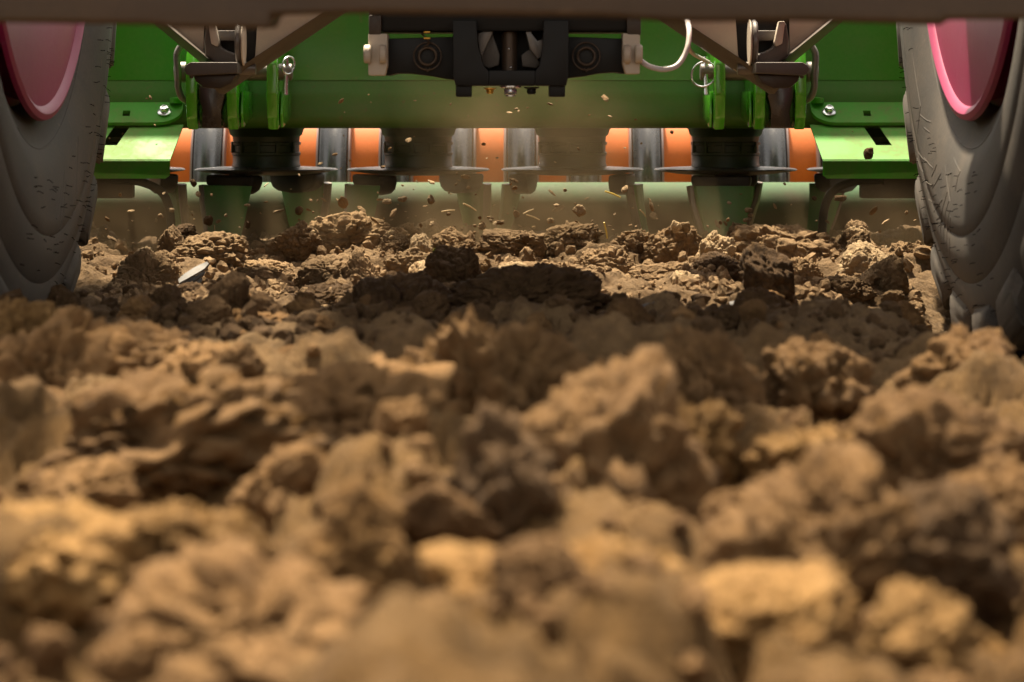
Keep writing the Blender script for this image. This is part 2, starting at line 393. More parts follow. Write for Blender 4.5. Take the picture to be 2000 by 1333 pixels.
# ------------------------------------------------------------------ soil clods
def clod_coords(dirs, seed, facets=11, flat=0.75, rough=1.0, detail=True):
    rng = np.random.RandomState(seed)
    N = rng.normal(size=(facets, 3)); N /= np.linalg.norm(N, axis=1)[:, None]
    off = rng.uniform(0.72, 1.05, facets)
    t = dirs @ N.T; t = off / np.maximum(t, 0.12)
    k = 15.0
    r = -np.log(np.exp(-k * np.minimum(t, 3)).sum(1) + np.exp(-k * 1.15)) / k
    p = dirs * r[:, None]; o = seed * 7.3
    r = r * (1 + 0.22 * rough * fbm(p * 1.5 + o, seed, 3))
    w_ = p + 0.12 * np.stack([vnoise(p * 3 + o + 5 * j, seed + j) for j in range(3)], 1)
    f1, f2, c = worley(w_ * 2.3 + o, seed + 20)
    r = r - 0.11 * rough * np.exp(-((f2 - f1) / 0.10) ** 2) + 0.07 * rough * (c - 0.5)
    f1, f2, c = worley(w_ * 5.0 + o, seed + 21)
    r = r + 0.085 * rough * (0.5 - f1) + 0.03 * rough * (c - 0.5)
    if detail:
        base_r = rough; rough = rough * (0.25 + 1.25 * smoothstep(-0.22, 0.25, fbm(p * 1.7 + o + 11, seed + 40, 2)))   # sheared faces stay smooth, broken ones crumble
        f1, f2, c = worley(w_ * 11 + o, seed + 22); r = r + 0.085 * rough * (0.5 - f1) + 0.05 * rough * (c - .5)
        r = r + 0.06 * rough * fbm(p * 15 + o, seed + 3, 4, 0.62)
        pit = vnoise(p * 7 + o, seed + 4); r = r - 0.13 * rough * np.clip(pit - 0.15, 0, 1)
    v = dirs * r[:, None]
    return v * np.array([1.0, 0.92, flat])

def ico(sub):
    bm = bmesh.new(); bmesh.ops.create_icosphere(bm, subdivisions=sub, radius=1.0); bm.verts.ensure_lookup_table()
    v = np.array([x.co[:] for x in bm.verts]); f = np.array([[q.index for q in x.verts] for x in bm.faces]); bm.free()
    return v / np.linalg.norm(v, axis=1)[:, None], f

def tri_mesh(name, v, f, mat):
    me = bpy.data.meshes.new(name); me.vertices.add(len(v)); me.vertices.foreach_set('co', np.asarray(v, float).ravel())
    me.loops.add(f.size); me.loops.foreach_set('vertex_index', f.ravel())
    me.polygons.add(len(f)); me.polygons.foreach_set('loop_start', np.arange(len(f)) * 3)
    me.polygons.foreach_set('use_smooth', np.ones(len(f), bool)); me.update(); me.materials.append(mat)
    return me

D6, F6 = ico(6); D5, F5 = ico(5); D3, F3 = ico(3); D2, F2 = ico(2)
HERO = {}
def hero_mesh(seed, mat, flat, facets=11, rough=1.0, fine=False):
    key = (seed, mat, flat, facets, rough, fine)
    if key not in HERO:
        v = clod_coords(D6 if fine else D5, seed, facets, flat, rough)
        HERO[key] = tri_mesh('soil_clod', v, F6 if fine else F5, M[mat])
    return HERO[key]

def put_clod(px, py, wpx, hpx, Y, seed, mat, rz=0.0, tilt=0.0, name='soil_clod', facets=10, sy=1.0, rough=1.0):
    """centre pixel, size in pixels at depth Y"""
    c = P(px, py, Y); w_ = wpx * Y / FPX / 2; h_ = hpx * Y / FPX / 2
    me = hero_mesh(seed, mat, 1.0, facets, rough, Y > 3.2)
    o = bpy.data.objects.new(name, me); COL.objects.link(o)
    o.location = c; o.rotation_euler = (0, tilt, rz); o.scale = (w_ * 1.06, max(w_, h_) * 0.95 * sy, h_ * 1.1)
    return o

CL = 'clods heaped before the implement'
heroes = [
 # px, py, w, h, Y, seed, material, label
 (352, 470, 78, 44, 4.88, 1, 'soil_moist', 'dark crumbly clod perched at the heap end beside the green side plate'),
 (576, 492, 84, 78, 4.80, 2, 'soil', 'rounded clod with a pale cap and dark hollow under the first disc'),
 (684, 478, 138, 84, 4.92, 3, 'soil', 'broad flat-topped cracked clod, widest on the heap under the second disc'),
 (774, 494, 56, 52, 4.86, 4, 'soil', 'small upright clod next to the broad flat-topped one'),
 (825, 486, 30, 30, 4.92, 5, 'soil', 'little knob of soil standing alone on the heap crest'),
 (888, 496, 98, 58, 4.86, 6, 'soil', 'knobbly low clod with a yellow sprout at its edge'),
 (1000, 490, 110, 64, 4.84, 7, 'soil', 'rough clod below the drawbar, close to the round one'),
 (1106, 476, 108, 68, 4.90, 8, 'soil', 'round coarse clod like a loaf on the crest below the middle disc'),
 (1242, 490, 66, 56, 4.88, 9, 'soil', 'dark-sided clod just before the black tine holder'),
 (1318, 498, 104, 80, 4.86, 10, 'soil', 'wide clod capped by a tumbling lump, below the green tine'),
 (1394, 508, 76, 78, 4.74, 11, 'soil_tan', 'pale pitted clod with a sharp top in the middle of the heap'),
 (1452, 482, 68, 56, 4.92, 12, 'soil', 'brown clod tucked behind the tallest peak'),
 (1528, 510, 168, 130, 4.78, 13, 'soil', 'tallest peaked clod on the heap'),
 (1640, 508, 66, 60, 4.86, 14, 'soil', 'squarish clod between the tallest peak and the pale split one'),
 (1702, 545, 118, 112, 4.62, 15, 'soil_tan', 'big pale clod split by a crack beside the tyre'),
 (1768, 520, 70, 66, 4.78, 16, 'soil', 'clod touching the tyre above the tyre lug gap'),
 (288, 560, 112, 92, 4.52, 17, 'soil', 'squat dark-fronted clod near the tyre with a mat of straw'),
 (425, 505, 170, 70, 4.74, 18, 'soil', 'long low mound of soil behind the grey slab'),
 (340, 500, 60, 70, 4.72, 19, 'soil', 'narrow upright clod leaning on the long mound'),
 (524, 548, 112, 60, 4.52, 20, 'soil', 'overhanging clod with a dark hollow beneath the rounded one'),
 (640, 548, 104, 76, 4.50, 21, 'soil', 'sloping clod under the broad flat-topped one'),
 (708, 550, 74, 68, 4.46, 22, 'soil', 'domed clod with an orange tinged flank, in front of the heap'),
 (800, 535, 96, 64, 4.56, 23, 'soil', 'wide crumbly clod at the foot of the knobbly low one'),
 (1190, 530, 96, 60, 4.62, 24, 'soil', 'crumbling bank of soil just beyond the dark block'),
 (1412, 550, 108, 84, 4.46, 25, 'soil_moist', 'moist brown clod with fibres in front of the pale pitted one'),
 (1560, 555, 92, 84, 4.56, 26, 'soil', 'clod leaning against the front of the tallest peak'),
 (1300, 555, 130, 60, 4.50, 27, 'soil', 'low loose bank in front of the wide capped clod'),
 (1640, 585, 100, 60, 4.34, 28, 'soil', 'crumbly low clod in front of the big pale split one'),
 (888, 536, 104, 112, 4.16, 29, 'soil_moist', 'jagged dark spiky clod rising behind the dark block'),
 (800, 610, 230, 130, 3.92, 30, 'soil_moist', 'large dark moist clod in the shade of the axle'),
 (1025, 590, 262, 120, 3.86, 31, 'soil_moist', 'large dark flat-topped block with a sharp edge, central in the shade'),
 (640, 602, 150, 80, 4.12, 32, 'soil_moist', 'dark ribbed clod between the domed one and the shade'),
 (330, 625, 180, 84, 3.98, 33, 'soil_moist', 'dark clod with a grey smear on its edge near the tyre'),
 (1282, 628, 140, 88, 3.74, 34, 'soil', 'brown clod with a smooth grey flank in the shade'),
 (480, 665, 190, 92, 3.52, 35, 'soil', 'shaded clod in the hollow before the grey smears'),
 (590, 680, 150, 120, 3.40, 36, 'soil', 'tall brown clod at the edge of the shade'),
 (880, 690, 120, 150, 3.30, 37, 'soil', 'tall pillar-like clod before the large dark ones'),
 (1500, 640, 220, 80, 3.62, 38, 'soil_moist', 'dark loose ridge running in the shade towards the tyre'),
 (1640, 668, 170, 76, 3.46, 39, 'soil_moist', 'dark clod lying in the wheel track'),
]
rnd = random.Random(7)
for k, (px, py, w_, h_, Y, sd, mt, lab) in enumerate(heroes):
    if Y > 4.3: w_ *= 1.1; h_ *= 1.16; py -= 3
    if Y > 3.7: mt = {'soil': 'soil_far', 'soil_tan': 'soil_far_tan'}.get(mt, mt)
    o = put_clod(px, py, w_, h_, Y, sd, mt, rnd.uniform(-.5, .5), rnd.uniform(-.12, .12), facets=8 if sd == 3 else 10)
    tag(o, lab, 'soil clod', CL)

CF = 'large clods out of focus close to the lens'
front = [
 (60, 770, 300, 230, 2.75, 41, 'soil', 'big blurred clod at the picture edge below the dark tyre'),
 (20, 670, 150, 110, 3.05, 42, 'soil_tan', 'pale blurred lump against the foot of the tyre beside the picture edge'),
 (270, 735, 210, 140, 2.86, 43, 'soil', 'blurred clod with a sloping back near the tyre'),
 (380, 770, 150, 150, 2.70, 44, 'soil', 'blurred clod with a dark shaded flank, beside the sloping one'),
 (300, 890, 470, 200, 2.22, 45, 'soil', 'long pale blurred mound of soil'),
 (680, 850, 330, 190, 2.36, 46, 'soil', 'wide blurred clod with a rounded top at mid picture'),
 (940, 790, 260, 290, 2.55, 47, 'soil', 'high blurred ridge of soil in the middle'),
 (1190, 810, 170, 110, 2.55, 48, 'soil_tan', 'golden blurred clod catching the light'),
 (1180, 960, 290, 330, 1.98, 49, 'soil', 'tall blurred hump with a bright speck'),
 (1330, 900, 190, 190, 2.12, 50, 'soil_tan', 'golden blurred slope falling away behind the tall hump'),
 (1380, 780, 130, 170, 2.62, 51, 'soil', 'narrow blurred pyramid-shaped clod'),
 (1590, 770, 190, 170, 2.72, 52, 'soil', 'blurred crumbly peak in line with the tall tyre'),
 (1880, 760, 200, 150, 2.72, 53, 'soil', 'blurred clod in front of the tyre foot'),
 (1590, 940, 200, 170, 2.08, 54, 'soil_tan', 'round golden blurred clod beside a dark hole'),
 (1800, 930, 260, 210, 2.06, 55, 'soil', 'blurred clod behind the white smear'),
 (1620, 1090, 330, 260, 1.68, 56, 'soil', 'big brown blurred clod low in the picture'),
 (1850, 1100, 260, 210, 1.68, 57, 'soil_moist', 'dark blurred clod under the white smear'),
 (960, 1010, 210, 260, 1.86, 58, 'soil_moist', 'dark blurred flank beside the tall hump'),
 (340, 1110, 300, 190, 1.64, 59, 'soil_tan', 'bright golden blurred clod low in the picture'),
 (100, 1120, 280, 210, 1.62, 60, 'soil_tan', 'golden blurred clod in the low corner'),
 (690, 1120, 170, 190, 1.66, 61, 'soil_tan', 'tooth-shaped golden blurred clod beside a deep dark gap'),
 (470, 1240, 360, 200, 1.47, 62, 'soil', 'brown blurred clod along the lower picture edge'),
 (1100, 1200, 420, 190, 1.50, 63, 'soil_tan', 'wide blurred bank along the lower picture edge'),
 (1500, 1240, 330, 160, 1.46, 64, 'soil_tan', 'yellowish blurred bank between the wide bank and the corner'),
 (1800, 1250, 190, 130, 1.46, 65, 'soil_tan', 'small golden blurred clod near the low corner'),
 (1950, 1020, 160, 200, 1.86, 66, 'soil', 'blurred clod cut by the picture edge below the tyre'),
 (560, 970, 150, 130, 2.0, 67, 'soil', 'blurred clod filling the dip behind the golden one'),
 (160, 980, 190, 110, 1.95, 68, 'soil', 'blurred clod behind the golden corner one'),
]
for k, (px, py, w_, h_, Y, sd, mt, lab) in enumerate(front):
    o = put_clod(px, py, w_ * 1.26, h_ * 1.24, Y, sd % 40 + 1, mt, rnd.uniform(0, 6), rnd.uniform(-.3, .3), facets=7, rough=1.5)
    tag(o, lab, 'soil clod', CF)

# medium clods between the large ones
rng = np.random.RandomState(3)
zones = [ # count, Ymin, Ymax, size min, max (m), materials, label, group
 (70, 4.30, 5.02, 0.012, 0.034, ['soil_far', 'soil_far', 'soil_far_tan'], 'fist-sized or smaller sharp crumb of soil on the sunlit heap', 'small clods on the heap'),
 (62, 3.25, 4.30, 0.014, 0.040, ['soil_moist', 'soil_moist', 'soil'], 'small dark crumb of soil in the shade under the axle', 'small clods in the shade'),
 (64, 1.38, 3.25, 0.012, 0.034, ['soil', 'soil', 'soil_tan'], 'small blurred crumb of soil among the large clods before the wheels', 'small clods out of focus'),
]
def short(lab):
    for cut in (' with ', ' beside ', ' next to ', ' between ', ' in front of ', ' at the ', ' just ', ' in the ', ' like ', ','):
        i_ = lab.find(cut)
        if i_ > 0 and len(lab[:i_].split()) >= 3: lab = lab[:i_]
    return ' '.join(lab.split()[:9])
big = [(P(h[0], h[1], h[4]), h[7]) for h in heroes + front]; shorts = [short(b_[1]) for b_ in big]
near_ref = [b_[1] if shorts.count(q_) > 1 and len(b_[1].split()) <= 9 else q_ for b_, q_ in zip(big, shorts)]
def beside(X_, Y_):
    k_ = min(range(len(big)), key=lambda k: (big[k][0].x - X_) ** 2 + (big[k][0].y - Y_) ** 2); return near_ref[k_]
small = []
for (n, y0, y1, s0, s1, mts, lab, grp), adj in zip(zones, ('sharp', 'shaded', 'blurred')):
    for k in range(n):
        Y = 1 / rng.uniform(1 / y1, 1 / y0); X = rng.uniform(-0.19, 0.19) * Y
        if Y > 3.3: X = float(np.clip(X, -0.64, 0.62))
        s = s0 + (s1 - s0) * rng.uniform() ** 2
        z = float(ground_h([X], [Y])[0])
        mt = mts[rng.randint(len(mts))]; sd = int(rng.randint(1, 9))
        me = hero_mesh(sd, mt, 1.0)
        o = bpy.data.objects.new('soil_clod', me); COL.objects.link(o)
        o.location = (X, Y, z + s * 0.35); o.rotation_euler = tuple(rng.uniform(0, 6.28, 3)); o.scale = tuple(s * rng.uniform(0.75, 1.25, 3))
        small.append((o, {'soil': 'brown', 'soil_far': 'brown', 'soil_moist': 'dark', 'soil_tan': 'tan', 'soil_far_tan': 'tan'}[mt], beside(X, Y), adj, grp))
from collections import defaultdict
same = defaultdict(list)
for o, tone, ref, adj, grp in small: same[adj, tone, ref].append((o, grp))
ORD = 'first second third fourth fifth sixth seventh eighth ninth tenth eleventh twelfth thirteenth fourteenth fifteenth sixteenth seventeenth eighteenth nineteenth twentieth'.split() + ['twenty-' + w_ for w_ in 'first second third fourth fifth sixth seventh eighth ninth'.split()]
for (adj, tone, ref), L in same.items():
    c_ = big[near_ref.index(ref)][0]; L.sort(key=lambda t: (t[0].location - c_).length)
    for k, (o, grp) in enumerate(L):
        tag(o, f'{adj} {tone} crumb beside the {ref}' if len(L) == 1 else f'{adj} {tone} crumb, {ORD[min(k, 28)]} out from the {ref}', 'soil clod', grp)

# loose crumbs too many to count
def crumb_field(name, n, y0, y1, s0, s1, D, F, mat, seed, label):
    rg = np.random.RandomState(seed); protos = [clod_coords(D, 200 + seed + j, 7, 0.8, 2.0, True) for j in range(7)]
    V = []; FF = []; base = 0
    Y = 1 / rg.uniform(1 / y1, 1 / y0, n); X = rg.uniform(-0.2, 0.2, n) * Y
    X = np.where(Y > 3.3, np.where(Y > 4.7, X, np.clip(X, -0.68, 0.66)), X)
    Z = ground_h(X, Y)
    for k in range(n):
        s = s0 + (s1 - s0) * rg.uniform() ** 2.5
        Rm = np.array(Euler(tuple(rg.uniform(0, 6.28, 3))).to_matrix())
        v = protos[rg.randint(7)] @ Rm.T * (s * rg.uniform(0.7, 1.3, 3)) + np.array([X[k], Y[k], Z[k] + s * 0.3])
        V.append(v); FF.append(F + base); base += len(v)
    o = link(bpy.data.objects.new(name, tri_mesh(name, np.concatenate(V), np.concatenate(FF), mat)))
    o.data.polygons.foreach_set('use_smooth', np.zeros(len(o.data.polygons), bool))
    return tag(o, label, 'soil', kind='stuff')
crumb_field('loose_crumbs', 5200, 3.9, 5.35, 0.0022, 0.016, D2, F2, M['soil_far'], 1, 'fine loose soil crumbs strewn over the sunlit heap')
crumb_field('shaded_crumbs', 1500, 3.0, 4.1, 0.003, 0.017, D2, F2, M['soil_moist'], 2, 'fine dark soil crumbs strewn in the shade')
crumb_field('near_crumbs', 800, 1.35, 3.1, 0.003, 0.013, D2, F2, M['soil'], 3, 'blurred fine soil crumbs strewn between the big clods')

# smooth smeared slabs cut by the share
def slab(pts, Y, thick, name, label, mat='smear', dy=0.05, cracks=0):
    bm = B(); n = len(pts)
    P3 = [P(x, y, Y + dy * (1 - (y - min(q[1] for q in pts)) / max(1, (max(q[1] for q in pts) - min(q[1] for q in pts))))) for x, y in pts]
    prism(bm, P3, (0.001, thick * 0.5, -thick * 0.25))
    o = obj(name, bm, M[mat]); return tag(o, label, 'soil slab', 'smooth smeared faces of cut soil')
slab([(350, 553), (348, 546), (360, 535), (382, 521), (404, 511), (408, 515), (399, 525), (384, 534), (368, 543)], 4.27, 0.010, 'smeared_flake', 'shiny pale grey smeared slab of soil tilted on the heap, upper layer')
slab([(346, 565), (346, 557), (364, 548), (386, 537), (399, 529), (397, 536), (380, 548), (362, 556)], 4.265, 0.010, 'smeared_flake', 'shiny pale grey smeared slab of soil tilted on the heap, middle layer')
slab([(364, 567), (366, 559), (382, 550), (394, 543), (391, 551), (378, 560)], 4.26, 0.009, 'smeared_flake', 'shiny pale grey smeared slab of soil tilted on the heap, short lowest layer')
slab([(424, 562), (440, 552), (456, 550), (452, 562), (440, 576), (430, 572)], 4.27, 0.01, 'smeared_flake', 'small pale grey flake of soil next to the tilted slab')
slab([(258, 610), (270, 598), (288, 592), (284, 600), (268, 612)], 3.96, 0.008, 'smeared_flake', 'narrow grey streak of smeared soil near the tyre')
slab([(1220, 622), (1250, 596), (1282, 588), (1276, 600), (1240, 622), (1226, 632)], 3.68, 0.012, 'smeared_flake', 'bluish grey smeared flank on the shaded brown clod')
slab([(1145, 632), (1180, 624), (1212, 634), (1206, 644), (1160, 642)], 3.50, 0.01, 'smeared_flake', 'grey smeared flake lying below the dark block')
slab([(1424, 590), (1450, 584), (1462, 598), (1440, 610), (1428, 606)], 3.92, 0.01, 'smeared_flake', 'grey smeared flake on the dark ridge')
slab([(1740, 1010), (1762, 986), (1792, 1010), (1830, 1016), (1850, 1040), (1800, 1056), (1760, 1040)], 1.80, 0.012, 'smeared_flake', 'whitish blurred smear on a clod close to the lens', dy=0.06)

# ------------------------------------------------------------------ rotary implement behind the tractor
IMP = empty('rotary_harrow', (0, 5.3, 0.0))
tag(IMP, 'green rotary harrow with orange roller and spinning tines behind the tractor', 'harrow')
XC = -0.029                                     # middle of the machine
def extr_x(prof, x0, x1, thick_dir=None):
    return prof
# headstock panel and trough, one folded sheet with thickness
def sheet(bm, prof, x0, x1, t=0.006, bev=0.0):
    """open profile of (Y, Z) points swept along X and given thickness t behind it"""
    n = len(prof); nrm = []
    for i in range(n):
        a = Vector(prof[max(i - 1, 0)]); b = Vector(prof[min(i + 1, n - 1)]); d = (b - a).normalized(); nrm.append(Vector((d.y, -d.x)))
    pts = [Vector((x0, p[0], p[1])) for p in prof] + [Vector((x0, prof[i][0] - nrm[i].x * t, prof[i][1] - nrm[i].y * t)) for i in range(n - 1, -1, -1)]
    t_ = bmesh.new(); a = [t_.verts.new(p) for p in pts]; b = [t_.verts.new(p + Vector((x1 - x0, 0, 0))) for p in pts]; m = len(a)
    for i in range(m): t_.faces.new((a[i], b[i], b[(i + 1) % m], a[(i + 1) % m]))
    for i in range(n - 1):
        for L, fl in ((a, False), (b, True)):
            f = (L[i], L[i + 1], L[m - 2 - i], L[m - 1 - i]); t_.faces.new(f[::-1] if fl else f)
    return merge(bm, t_)
def arc(c, r, a0, a1, n=8): return [(c[0] + r * math.cos(R(a0 + (a1 - a0) * k / n)), c[1] + r * math.sin(R(a0 + (a1 - a0) * k / n))) for k in range(n + 1)]
bm = B(); sheet(bm, [(5.165, 0.480), (5.13, 0.486), (5.106, 0.476), (5.103, 0.44), (5.100, 0.40), (5.096, 0.350), (5.0945, 0.3325)], -1.5, 1.5)
obj('headstock_panel', bm, M['green'], IMP)
bm = B(); sheet(bm, [(5.0968, 0.338), (5.0952, 0.3315), (5.0935, 0.327), (5.0885, 0.312), (5.084, 0.30), (5.084, 0.265)] + arc((5.106, 0.262), 0.022, 180, 270, 6) + [(5.38, 0.238)], -1.5, 1.5)
obj('gear_trough', bm, M['green_trough'], IMP, 50)
for sx_ in (-1, 1):                               # three-point tower over the middle
    bm = B(); prism(bm, [Vector((XC + sx_ * 0.33, y, z)) for y, z in ((5.22, 0.50), (5.36, 0.50), (5.40, 1.25), (5.30, 1.30), (5.20, 1.20))], (0.02, 0, 0), 0.003); obj('tower_plate', bm, M['green'], IMP)
# gearbox bells, tine discs and tines
def tine_mesh():
    bm = B()
    # broad tapering knife, long axis -Z, broad side along X, thin along Y
    secs = [(0.0, 0.060, 0.012, 0.0, 0.0), (-0.035, 0.054, 0.011, 0.0, -0.004), (-0.08, 0.044, 0.009, 0.004, -0.012), (-0.13, 0.034, 0.007, 0.008, -0.026), (-0.19, 0.026, 0.005, 0.012, -0.05)]
    rings = []
    for z, a, t, cx, cy in secs:
        loop = [(-a, 0), (-a * 0.8, -t), (a * 0.55, -t), (a, 0), (a * 0.55, t), (-a * 0.8, t)]
        rings.append([bm.verts.new((cx + x, cy + y, z)) for x, y in loop])
    for i in range(len(rings) - 1):
        for k in range(6): bm.faces.new((rings[i][k], rings[i][(k + 1) % 6], rings[i + 1][(k + 1) % 6], rings[i + 1][k]))
    bm.faces.new(rings[0]); bm.faces.new(rings[-1][::-1])
    return bm
def edge_mesh():
    bm = B(); pts = [(-0.0605, 0, 0.0), (-0.0545, -0.004, -0.035), (-0.040, -0.012, -0.08), (-0.026, -0.026, -0.13), (-0.014, -0.05, -0.19)]
    tube(bm, pts, 0.0085, 8); return bm
RY = 5.27
rot_x = [(px - 1000) * RY / FPX for px in (222, 520, 817, 1118, 1417, 1716)]
rot_a = [200, 238, 214, 168, 262, 320]          # where the first tine of each rotor stands (degrees, 270 = towards the lens)
tine_me = edge_me = None
for i, (x, a0) in enumerate(zip(rot_x, rot_a)):
    bm = B(); lathe(bm, [(0.096, 0.252), (0.094, 0.246), (0.082, 0.243), (0.074, 0.236), (0.071, 0.226), (0.0665, 0.222), (0.0655, 0.212), (0.0685, 0.2105), (0.0685, 0.206), (0.0655, 0.2045), (0.0655, 0.192), (0.068, 0.1905), (0.068, 0.186), (0.066, 0.184), (0.066, 0.170), (0.0675, 0.166), (0.0675, 0.160)], 'z', (x, RY, 0), 56)
    bell = obj('gearbox_bell', bm, M['green_dark'], IMP, 40)
    for q in range(10):
        if q % 2: continue
        an = R(198 + q * 16); bm = B(); box(bm, (-0.004, -0.0035, 0.190), (0.004, 0.0035, 0.212), 0.001, Matrix.Translation((x + 0.0665 * math.cos(an), RY + 0.0665 * math.sin(an), 0)) @ Matrix.Rotation(an, 4, 'Z'))
        obj('rib', bm, M['green_dark'], bell)
    bm = B(); lathe(bm, [(0.0, 0.1625), (0.070, 0.1622), (0.105, 0.1610), (0.138, 0.1588), (0.1415, 0.1565), (0.138, 0.1545), (0.10, 0.1490), (0.06, 0.146), (0.0, 0.145)], 'z', (x, RY, 0), 72)
    disc = obj('tine_disc', bm, M['steel'], IMP, 28)
    for s in (0, 180):
        an = R(a0 + s); Mt = Matrix.Translation((x + 0.098 * math.cos(an), RY + 0.098 * math.sin(an), 0.140)) @ Matrix.Rotation(an + R(90), 4, 'Z')
        # pocket that clamps the knife
        bm = B(); prism(bm, [Mt @ Vector(p) for p in ((-0.060, -0.020, 0.008), (0.056, -0.020, 0.008), (0.056, -0.020, -0.008), (0.049, -0.019, -0.021), (0.034, -0.018, -0.029), (0.0, -0.018, -0.033), (-0.034, -0.018, -0.029), (-0.052, -0.019, -0.021), (-0.060, -0.020, -0.008))], Mt.to_3x3() @ Vector((0, 0.036, 0)), 0.007, 3)
        obj('tine_holder', bm, M['black'], disc)
        if tine_me is None:
            b_ = tine_mesh(); bmesh.ops.recalc_face_normals(b_, faces=b_.faces[:]); tine_me = bpy.data.meshes.new('tine'); b_.to_mesh(tine_me); b_.free(); tine_me.materials.append(M['green_tine'])
            b_ = edge_mesh(); bmesh.ops.recalc_face_normals(b_, faces=b_.faces[:]); edge_me = bpy.data.meshes.new('wear_edge'); b_.to_mesh(edge_me); b_.free(); edge_me.materials.append(M['steel'])
            for m_ in (tine_me, edge_me): m_.polygons.foreach_set('use_smooth', [True] * len(m_.polygons)); m_.set_sharp_from_angle(angle=R(40))
        for nm, m_ in (('tine', tine_me), ('wear_edge', edge_me)):
            t = bpy.data.objects.new(nm, m_); COL.objects.link(t); t.parent = disc; t.matrix_basis = Mt @ Matrix.Translation((0, -0.026, -0.012))
# roller: drum, wedge rings
RO_Y, RO_Z, PITCH = 6.10, 0.105, 0.1318
bm = B(); lathe(bm, [(0.0, -1.45), (0.190, -1.45), (0.190, 1.45), (0.0, 1.45)], 'x', (0, RO_Y, RO_Z), 96)
roller = obj('roller', bm, M['orange'], IMP)
FR = RO_Y - 0.18
ring_me = side_me = None
for k in range(-7, 8):
    xr = (1018 - 1000) * FR / FPX + k * PITCH * FR / 5.61
    if abs(xr) > 1.3: continue
    if ring_me is None:
        b_ = B(); prof = [(0.16, -0.0300), (0.2130, -0.0300)] + [(0.2135 - 0.018 * (1 - (q / 6.0) ** 2), 0.0285 * q / 6.0) for q in range(-6, 7)] + [(0.2130, 0.0300), (0.16, 0.0300)]
        lathe(b_, prof, 'x', (0, 0, 0), 120, closed=True); bmesh.ops.recalc_face_normals(b_, faces=b_.faces[:])
        ring_me = bpy.data.meshes.new('packer_ring'); b_.to_mesh(ring_me); b_.free(); ring_me.materials.append(M['polished'])
        b_ = B(); lathe(b_, [(0.16, -0.0060), (0.2145, -0.0020), (0.2145, 0.0020), (0.16, 0.0060)], 'x', (0, 0, 0), 96, closed=True); bmesh.ops.recalc_face_normals(b_, faces=b_.faces[:])
        side_me = bpy.data.meshes.new('ring_flange'); b_.to_mesh(side_me); b_.free(); side_me.materials.append(M['ring_edge'])
        for m_ in (ring_me, side_me): m_.polygons.foreach_set('use_smooth', [True] * len(m_.polygons)); m_.set_sharp_from_angle(angle=R(35))
    for nm, m_, dx in (('packer_ring', ring_me, 0), ('ring_flange', side_me, 0.0355), ('ring_flange', side_me, -0.0355)):
        t = bpy.data.objects.new(nm, m_); COL.objects.link(t); t.parent = roller; t.location = (xr + dx, RO_Y, RO_Z)
# levelling board behind the tines
bm = B(); sheet(bm, [(5.60, 0.10), (5.53, 0.122)] + arc((5.50, 0.062), 0.062, 88, 175, 10) + [(5.437, 0.0), (5.44, -0.06)], -1.45, 1.45, 0.008)
obj('levelling_board', bm, M['green_board'], IMP, 60)
# dusty side plates, mirrored about the machine's middle
def plate(bm, q, holes_u, holes_v, shear, t):
    """q: four corners (u0v0,u1v0,u1v1,u0v1); a slot hole; thickness vector t"""
    us = [0, holes_u[0], holes_u[1], 1]; vs = [0, holes_v[0], holes_v[1], 1]; t = Vector(t)
    def pt(i, j):
        u, v = us[i], vs[j]
        if i in (1, 2): u += shear * (v - holes_v[0]) / max(1e-6, holes_v[1] - holes_v[0]) if j in (1, 2) else (shear if j == 3 else 0)
        return q[0] * (1 - u) * (1 - v) + q[1] * u * (1 - v) + q[2] * u * v + q[3] * (1 - u) * v
    tmp = bmesh.new(); A = {}; C = {}
    for i in range(4):
        for j in range(4): A[i, j] = tmp.verts.new(pt(i, j)); C[i, j] = tmp.verts.new(pt(i, j) + t)
    for i in range(3):
        for j in range(3):
            if (i, j) == (1, 1): continue
            tmp.faces.new((A[i, j], A[i + 1, j], A[i + 1, j + 1], A[i, j + 1])); tmp.faces.new((C[i, j + 1], C[i + 1, j + 1], C[i + 1, j], C[i, j]))
    def rim(loop):
        for k in range(len(loop)):
            a, b = loop[k], loop[(k + 1) % len(loop)]; tmp.faces.new((A[a], C[a], C[b], A[b]))
    rim([(i, 0) for i in range(3)] + [(3, j) for j in range(3)] + [(i, 3) for i in range(3, 0, -1)] + [(0, j) for j in range(3, 0, -1)])
    rim([(1, 1), (1, 2), (2, 2), (2, 1)])
    return merge(bm, tmp)
def hexbolt(c, nrm, s, name, parent, mat):
    """flange bolt: washer, hexagon, stud"""
    c = Vector(c); nrm = Vector(nrm).normalized(); q = Vector((0, 0, 1)).rotation_difference(nrm).to_matrix().to_4x4()
    t = bmesh.new(); lathe(t, [(0.0, 0), (1.25, 0), (1.25, .18), (1.0, .32), (0.6, .32)], 'z', (0, 0, 0), 28)
    pts = [(0.86 * math.cos(R(60 * k)), 0.86 * math.sin(R(60 * k)), 0.30) for k in range(6)]
    prism(t, [Vector(p) for p in pts], (0, 0, 0.75), 0.07, 1)
    lathe(t, [(0.62, 1.04), (0.62, 1.22), (0.36, 1.24), (0.34, 1.12), (0.0, 1.12)], 'z', (0, 0, 0), 20)
    bm = B(); merge(bm, t, Matrix.Translation(c) @ q @ Matrix.Diagonal((s, s, s, 1)))
    return obj(name, bm, mat, parent)
